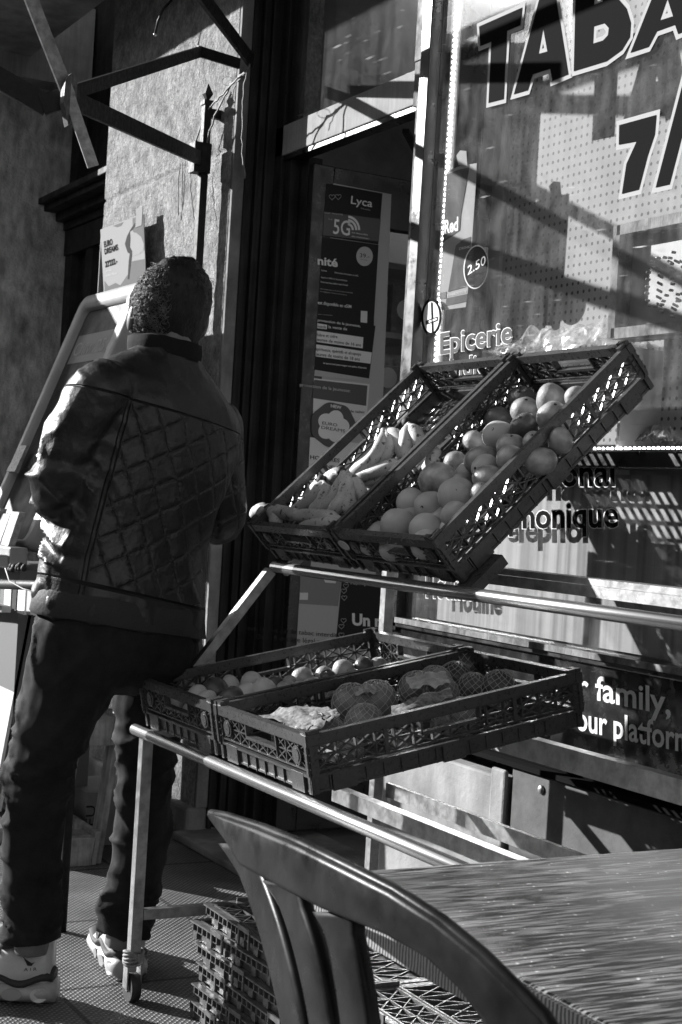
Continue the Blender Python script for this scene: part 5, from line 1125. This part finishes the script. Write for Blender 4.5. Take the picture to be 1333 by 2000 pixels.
# diamond quilting stitched on the back and a yoke seam
def x_quilt(t, b, tc):
    N = t.nodes; L = t.links
    def mth(op, a, c=None):
        q = N.new('ShaderNodeMath'); q.operation = op
        for i, x in enumerate((a, c)):
            if x is None: continue
            if isinstance(x, (int, float)): q.inputs[i].default_value = x
            else: L.new(x, q.inputs[i])
        return q.outputs[0]
    def dot(vec):
        q = N.new('ShaderNodeVectorMath'); q.operation = 'DOT_PRODUCT'; q.inputs[1].default_value = vec; L.new(tc.outputs['Object'], q.inputs[0]); return q.outputs['Value']
    z = dot((0, 0, 1)); lat = mth('SUBTRACT', mth('SUBTRACT', dot(tuple(RV)), .05), mth('MULTIPLY', mth('SUBTRACT', z, .9), .17)); fw = dot(tuple(FV))
    ns = N.new('ShaderNodeTexNoise'); ns.inputs['Scale'].default_value = 7; L.new(tc.outputs['Object'], ns.inputs[0]); wob = mth('MULTIPLY', mth('SUBTRACT', ns.outputs[0], .5), .022)
    lw = mth('ADD', lat, wob); zz = mth('ADD', z, mth('MULTIPLY', lat, .18))
    def lines(sign, per, w):
        a = mth('ADD', mth('MULTIPLY', lw, .85 if sign > 0 else -.57), mth('MULTIPLY', zz, .52 if sign > 0 else .82)); f = mth('ABSOLUTE', mth('SUBTRACT', mth('FRACT', mth('DIVIDE', a, per)), .5)); return f   # 0.5 at the seam
    f1, f2 = lines(1, .050, .1), lines(-1, .056, .1)
    puff = mth('MULTIPLY', mth('SUBTRACT', 1.0, mth('POWER', mth('MULTIPLY', f1, 2.0), 6.0)), mth('SUBTRACT', 1.0, mth('POWER', mth('MULTIPLY', f2, 2.0), 6.0)))
    zone = mth('MULTIPLY', mth('LESS_THAN', zz, 1.292), mth('GREATER_THAN', zz, .905)); zone = mth('MULTIPLY', zone, mth('GREATER_THAN', lat, -.135)); zone = mth('MULTIPLY', zone, mth('LESS_THAN', fw, .12))
    def seam(v, at, w): return mth('SUBTRACT', 1.0, mth('MINIMUM', mth('DIVIDE', mth('ABSOLUTE', mth('SUBTRACT', v, at)), w), 1.0))
    sm = mth('MAXIMUM', mth('MULTIPLY', seam(zz, 1.295, .003), .6), mth('MAXIMUM', seam(zz, .900, .005), mth('MULTIPLY', mth('MULTIPLY', seam(lat, -.138, .002), .4), mth('LESS_THAN', zz, 1.30))))
    sm = mth('MAXIMUM', sm, mth('MULTIPLY', mth('MULTIPLY', seam(lat, -.146, .0015), .4), mth('LESS_THAN', zz, 1.30)))
    h = mth('SUBTRACT', mth('ADD', mth('MULTIPLY', puff, zone), mth('SUBTRACT', 1.0, zone)), sm)
    n2 = N.new('ShaderNodeTexNoise'); n2.inputs['Scale'].default_value = 26; n2.inputs['Detail'].default_value = 6; L.new(tc.outputs['Object'], n2.inputs[0])
    pk = mth('MULTIPLY', mth('ADD', mth('POWER', mth('MULTIPLY', f1, 2.0), 4.0), mth('POWER', mth('MULTIPLY', f2, 2.0), 4.0)), zone)
    n3 = N.new('ShaderNodeTexNoise'); n3.inputs['Scale'].default_value = 95; n3.inputs['Detail'].default_value = 4; L.new(tc.outputs['Object'], n3.inputs[0])
    h = mth('ADD', mth('ADD', h, mth('MULTIPLY', n2.outputs[0], .8)), mth('MULTIPLY', mth('MULTIPLY', n3.outputs[0], pk), 1.1))
    bp = N.new('ShaderNodeBump'); bp.inputs['Distance'].default_value = .0065; bp.inputs['Strength'].default_value = 1.0; L.new(h, bp.inputs['Height']); L.new(bp.outputs[0], b.inputs['Normal'])
M_jack = mat('black_waxed_cloth', .013, .42, extra=x_quilt, spec=.5)
smooth_shade(jm); jm.materials.clear(); jm.materials.append(M_jack); jo = link('jacket', jm, TH)
g = MB(); g.loft([ring(D(x, y), a, b, tl) for x, y, a, b, tl in ((235,1222,.197,.139,.13),(233,1216,.1995,.1415,.13),(235,1178,.1995,.1415,.13),(236,1172,.197,.139,.13))], True, False)
me = g.mesh('hem_band'); folds(me, lambda c, n: .004*sin(40*c.dot(RV)+40*c.z)+.003*noise.noise(c*20)); me.materials.append(mat('black_rib_cloth', .018, .7, bump=(90, .5, .003))); smooth_shade(me); link('hem_band', me, jo)
g = MB(); g.loft([ring(D(x, y, dz), a, b, tl) for x, y, a, b, tl, dz in ((322,700,.082,.078,.16,0),(322,684,.080,.078,.12,0),(322,668,.078,.076,.10,0),(322,664,.072,.070,.10,0),(322,680,.066,.066,.1,0))], True, False); me = g.mesh('collar'); folds(me, lambda c, n: .006*noise.noise(c*25)); me.materials.append(mat('collar_cloth', .014, .85, spec=.12, bump=(120, .5, .002))); smooth_shade(me); link('collar', me, jo)
# ---- jeans
J = []
g = MB(); g.loft([ring(D(x, y), a, b, .08) for x, y, a, b in ((236,1170,.165,.115),(234,1215,.178,.125),(230,1260,.184,.128),(224,1300,.182,.120),(216,1330,.160,.09),(214,1345,.08,.05))]); J.append(g)
J.append(limb([D(165,1235,-.05), D(146,1290,-.06), D(120,1370,-.08), D(92,1450,-.10), D(76,1520,-.10), D(68,1600,-.08), D(62,1700,-.07), D(60,1780,-.06), D(62,1836,-.06)], [.10, .104, .089, .076, .069, .067, .063, .061, .062]))
J.append(limb([D(308,1240,.09), D(312,1300,.11), D(300,1380,.13), D(288,1460,.14), D(282,1540,.14), D(278,1620,.15), D(266,1700,.155), D(250,1770,.16), D(240,1824,.16)], [.092, .094, .083, .070, .063, .063, .061, .061, .060]))
km = remesh(J, .0065, 5, 'jeans')
def kf(co, n_):
    z = co.z; d = .004*noise.noise(co*9)+.0022*noise.noise(co*24)
    knee = math.exp(-((z-.50)/.10)**2)+1.2*math.exp(-((z-.14)/.09)**2); q = V((co.x*5, co.y*5, co.z*30+3*noise.noise(co*6)))
    r1 = (1-abs(noise.noise(V((co.x*8, co.y*8, co.z*20+2*noise.noise(co*5))))*1.6)); r1 = max(0, r1)**5
    r2 = (1-abs(noise.noise(V((co.x*5+7, co.y*5, co.z*9+1.2*noise.noise(co*4))))*1.6)); r2 = max(0, r2)**6
    return d+knee*(.005*noise.noise(q)+.008*r1)+.004*noise.noise(V((co.x*7, co.y*7, co.z*16)))+.010*r2
folds(km, kf)
M_jean = mat('dark_denim', .015, .85, n=(14, .6, 1.6), bump=(420, .35, .0012), spec=.2)
smooth_shade(km); km.materials.clear(); km.materials.append(M_jean); link('jeans', km, TH)
# ---- body: one continuous surface (head, neck, torso, arms, hands, legs)
HF = (FV*.96+RV*.22).normalized(); HRt = V((-HF.y, HF.x, 0)); HRt = HRt if HRt.dot(RV) > 0 else -HRt; HUv = (UZ*.97-FV*.10+RV*.06).normalized(); HFt = (HF-UZ*.28).normalized()
def hp(x, y, z): return HD+HRt*x+HFt*y+HUv*z
J = []
g = MB(); g.ball((0, 0, 0), 1, 1, 1, 28, 20); vs = []
for p in g.v:
    x, y, z = p; jaw = 1-.22*max(0, -z)*(1 if y > -.2 else .6)
    q = (x*.073*jaw, y*.092*(1-.12*max(0, -z)) + (.012*max(0, -z) if y > 0 else 0), z*.102); vs.append(hp(*q))
g.v = vs; J.append(g)
J.append(limb([hp(0, -.015, -.05), NK+FV*.0, D(322, 720, 0)], [.058, .056, .07]))
J.append(limb([hp(0, .090, .01), hp(0, .112, -.018), hp(0, .100, -.03)], [.011, .015, .012], 10))           # nose
J.append(limb([hp(-.022, .096, -.052), hp(.022, .096, -.052)], [.009, .009], 10)); J.append(limb([hp(0, .080, -.088), hp(0, .088, -.092)], [.022, .016], 10))
for s in (-1, 1): J.append(limb([hp(s*.072, 0, .018), hp(s*.079, -.008, .008), hp(s*.078, -.006, -.020), hp(s*.073, 0, -.030)], [.006, .008, .006, .005], 10))
g = MB(); g.loft([ring(D(x, y), a, b, .12) for x, y, a, b in ((236,1300,.14,.09),(236,1215,.15,.10),(252,1050,.15,.10),(290,900,.165,.10),(316,790,.15,.09),(322,720,.07,.07))]); J.append(g)
for S, E_, W_ in ((SHL, ELL, WRL), (SHR, ELR, WRR)):
    J.append(limb([S, S.lerp(E_, .5), E_, E_.lerp(W_, .5), W_], [.048, .044, .038, .034, .026]))
    f = (W_-E_).normalized(); side = f.cross(UZ).normalized(); pn = side.cross(f).normalized(); s = 1 if S is SHL else -1
    J.append(limb([W_, W_+f*.05, W_+f*.09], [.026, .036, .034], 14, .5))
    for i, (o, Ln) in enumerate(((-.028, .066), (-.010, .076), (.009, .071), (.027, .056))):
        b0 = W_+f*.085+side*o; k1 = b0+f*Ln*.5-pn*.006; k2 = k1+f*Ln*.30-pn*.022; k3 = k2+f*Ln*.10-pn*.022
        J.append(limb([b0, k1, k2, k3], [.0092, .0086, .0078, .0068], 10))
    b0 = W_+f*.03+side*s*.030; J.append(limb([b0, b0+f*.035+side*s*.018-pn*.012, b0+f*.06+side*s*.010-pn*.03], [.013, .011, .009], 10))
for pts in ([D(165,1240,-.05), D(120,1370,-.08), D(76,1520,-.10), D(62,1700,-.07), ANL], [D(308,1240,.09), D(300,1380,.13), D(282,1540,.14), D(266,1700,.155), ANR]): J.append(limb(pts, [.08, .072, .052, .046, .038]))
bmh = remesh(J, .0048, 4, 'body'); M_skin = mat('skin', .16, .5, n=(30, .8, 1.15), bump=(180, .2, .001)); smooth_shade(bmh); bmh.materials.clear(); bmh.materials.append(M_skin); link('body', bmh, TH)
for s in (-1, 1):
    g = MB(); g.ball(hp(s*.031, .088, .012), .011); e = g.build('eye', M_white, TH); g = MB(); g.ball(hp(s*.031, .0945, .012), .0058); g.build('iris', M_dk, e)
# ---- hair: scalp cap with many short curls
M_hair = mat('dark_hair', .010, .5, n=(60, .5, 2.0), bump=(150, .8, .003, (1, 1, .25)), spec=.3); M_hair2 = mat('sunlit_grey_curls', .12, .5, n=(50, .4, 1.8), spec=.4)
g = MB(); g.ball((0, 0, 0), 1, 1, 1, 56, 40); vs = []; keep = []
def scalp(x, y, z):
    k = 1.0+.04*noise.noise(V((x*3, y*3, z*3)))+.03*noise.noise(V((x*9, y*9, z*9)))+.03*noise.noise(V((x*20, y*20, z*20)))
    low = 1-.16*max(0, -z-.35)
    if z < 0 and y < .25: z = z*(1+.34*min(1, (.25-y)*2))
    return hp(x*.088*k*low, (y*.100-.006)*k*low, (z*.106+.001)*k)
for p in g.v:
    x, y, z = p; inside = y > .45+.25*max(0, z) and z < .62      # face stays clear
    vs.append(scalp(x, y, z) if not inside else hp(x*.064, y*.08, z*.09))
g.v = vs; me = g.mesh('hair'); smooth_shade(me); me.materials.append(M_hair); ho = link('hair', me, TH)
rn = random.Random(21)
def curls(n, cond, r, m, length):
    g = MB(); c = 0
    while c < n:
        v = V((rn.gauss(0, 1), rn.gauss(0, 1), rn.gauss(0, 1))).normalized()
        if (v.y > .42 and v.z < .6) or v.z < -.93 or not cond(v): continue
        c += 1; p = scalp(v.x, v.y, v.z); nrm = (p-HD).normalized(); t1 = nrm.cross(V((rn.uniform(-1, 1), rn.uniform(-1, 1), rn.uniform(-1, 1)))).normalized(); t2 = nrm.cross(t1); ph = rn.uniform(0, 6); Ln = length*rn.uniform(.6, 1.4); R = rn.uniform(.0018, .004)
        q = [p+nrm*(-.002+.0028*sin(pi*k/7)+.0025*k/7)+t1*(R*cos(ph+k*.95)+Ln*k/7)+t2*(R*sin(ph+k*.95)) for k in range(8)]
        g.tube(q, r, 4, False)
    return g
curls(260, lambda v: v.z > -.2, .0004, M_hair, .012).build('curls', M_hair, ho)
curls(2200, lambda v: v.x+.35*v.z < -.5 + rn.uniform(-.2, .2), .00045, M_hair2, .014).build('sun_side_curls', M_hair2, ho)  # paler grey on the sun side, sunlight put into the hair colour
for s in (-1, 1):
    g = MB(); R3 = Matrix((HRt, HFt, HUv)).transposed(); g.ball(hp(s*.084, -.004, -.028), .009, .019, .030, 16, 12, R3); g.build('ear', M_skin, TH)
# ---- shoes
M_shw = mat('white_leather', .50, .45, n=(30, .85, 1.05), bump=(200, .15, .0008)); M_shd = mat('dark_mesh_cloth', .03, .7); M_sole = mat('pale_sole', .42, .4, n=(40, .8, 1.1)); M_shg = mat('grey_suede', .16, .7)
def shoe(heel, dirv, label):
    """heel: point on the ground under the heel; dirv: toe direction"""
    f = V(dirv).normalized(); s = V((-f.y, f.x, 0)); s = s if s.dot(RT) > -9 else s
    L_ = .292; P = lambda a, b, c: heel+f*a+s*b*1.08+UZ*c*1.27
    def wd(u): return (.034+.010*sin(pi*min(1, u*1.05)) + (.008 if u > .5 else 0)*sin(pi*(u-.5)*1.2))*(1 if u < .86 else sqrt(max(.05, 1-((u-.86)/.16)**2)))*(1 if u > .06 else .72+.28*(u/.06)**.5)
    def tp(u): return .125-.030*(u/.30) if u < .30 else (.095-.045*((u-.30)/.45) if u < .75 else .050-.012*((u-.75)/.25))
    def sole_h(u): return .036-.010*max(0, (u-.35)/.65) + .006*sin(u*20)*(.4 if u<.6 else 0)
    N = 26; sec = lambda u, z0, z1, k, top=1.0: [P(u*L_, wd(u)*k*cos(t_)*(1 if sin(t_) < .2 else 1-(1-top)*sin(t_)), z0+(z1-z0)*(.5+.5*sin(t_)) if False else z0+(z1-z0)*max(0, min(1, .5+.62*sin(t_)))) for t_ in [2*pi*i/20 for i in range(20)]]
    g = MB(); g.loft([sec(i/N*.985+.008, .022, tp(i/N), 1.0, .55) for i in range(N+1)]); up = g.build('shoe', M_shw, TH)
    g = MB(); g.loft([[P(-.010+u*(L_+.016), wd(u)*1.16*cos(t_), (.003+(.012*((u-.8)/.2)**2 if u > .8 else 0))+(sole_h(u))*max(0, min(1, .5+.6*sin(t_)))) for t_ in [2*pi*i/20 for i in range(20)]] for u in [i/24 for i in range(25)]]); g.build('sole', M_sole, up)
    # dark wavy midsole and padded collar
    g = MB(); g.loft([[P(-.004+u*(L_+.006), wd(u)*1.11*cos(t_), sole_h(u)-.004+.010*(1+.5*sin(u*16+1))+.012*max(-.6, min(1, sin(t_)))) for t_ in [2*pi*i/20 for i in range(20)]] for u in [.0+i/24*.97 for i in range(25)]]); g.build('midsole', M_shd, up)
    g = MB(); g.loft([[P(.062+(.058+k*.002)*cos(t_), (.033-k*.001)*sin(t_), .100+k*.010-.014*cos(t_)*(-1 if cos(t_) > 0 else -.5)*-1) for t_ in [2*pi*i/20 for i in range(20)]] for k in range(0, 5)], True); g.build('collar', M_shd, up)
    # air windows on both sides of the sole, badge and lettering
    for sg in (-1, 1):
        for u, ru, rz in ((.07, .019, .0125), (.27, .022, .010), (.47, .016, .009)):
            g = MB(); q = [P(u*L_+ru*cos(a), sg*(wd(u+ru/L_*cos(a))*1.16+.0012), .020+rz*sin(a)) for a in [2*pi*i/22 for i in range(22)]]; g.poly(q, s*(-sg*.003)); g.build('air_window', mat('clear_sole_window', .62, .12) if u < .1 else mat('sole_window', .34, .2), up)
        sw = [(.015,.0),(.004,-.006),(-.001,-.002),(.002,.004),(-.005,-.002),(-.004,-.010),(.003,-.012)]
        def shp(pts, u0, z0, sc, nm, m, off=.0022): 
            g = MB(); q = [P(u0-sg*0-x*sc, sg*(wd(max(.02, (u0-x*sc)/L_))*(1.0)+off), z0+y*sc) for x, y in pts]; g.poly(q, s*(-sg*.002)); g.build(nm, m, up)
        shp([(-.012,.0),(.0,-.006),(.004,-.004),(.0,-.0085),(-.006,-.0085)], .040, .082, 1.5, 'logo', M_dk)
        o = P(.058, sg*(wd(.2)+.0035), .083); o2 = P(.030, sg*(wd(.1)+.0045), .086); ot = P(.058, sg*(wd(.2)+.0035), .091)
        letters('lettering', 'NIKE', o, o2, ot, M_dk, up, offset=.03)
        o = P(.056, sg*(wd(.2)+.0035), .060); o2 = P(.028, sg*(wd(.1)+.0045), .062); ot = P(.056, sg*(wd(.2)+.0035), .0655)
        letters('lettering', 'A I R', o, o2, ot, M_dk, up)
        for k, m in enumerate((M_shg, M_shd, M_shg, M_shd)):
            a = .012+.0075*k; pts = [(.150, .050+.034-a*.4), (.118+a, .062), (.150, .036+a*.4), (.158, .036+a*.4), (.124+a+.004, .062), (.158, .084-a*.4)]
            g = MB(); q = [P(u, sg*(wd(u/L_)+.0026+.0003*k), z) for u, z in pts]; g.poly(q, s*(-sg*.004)); g.build('side_chevron', m, up)
    # laces
    for k in range(4): g = MB(); u = .40+.09*k; z = tp(u)+.0035; g.tube([P(u*L_, -.024, z-.006), P(u*L_+.004, 0, z+.002), P(u*L_, .024, z-.006)], .003, 6); g.build('lace', M_shg, up)
    return up
hL = px(113, 1958, 2, 0); hR = px(237, 1926, 2, 0)
shoe(hL+V((-.01, -.01, 0)), (-.50, -.87, 0), 'left'); shoe(hR+V((-.03, .03, 0)), (-.97, .16, 0), 'right')
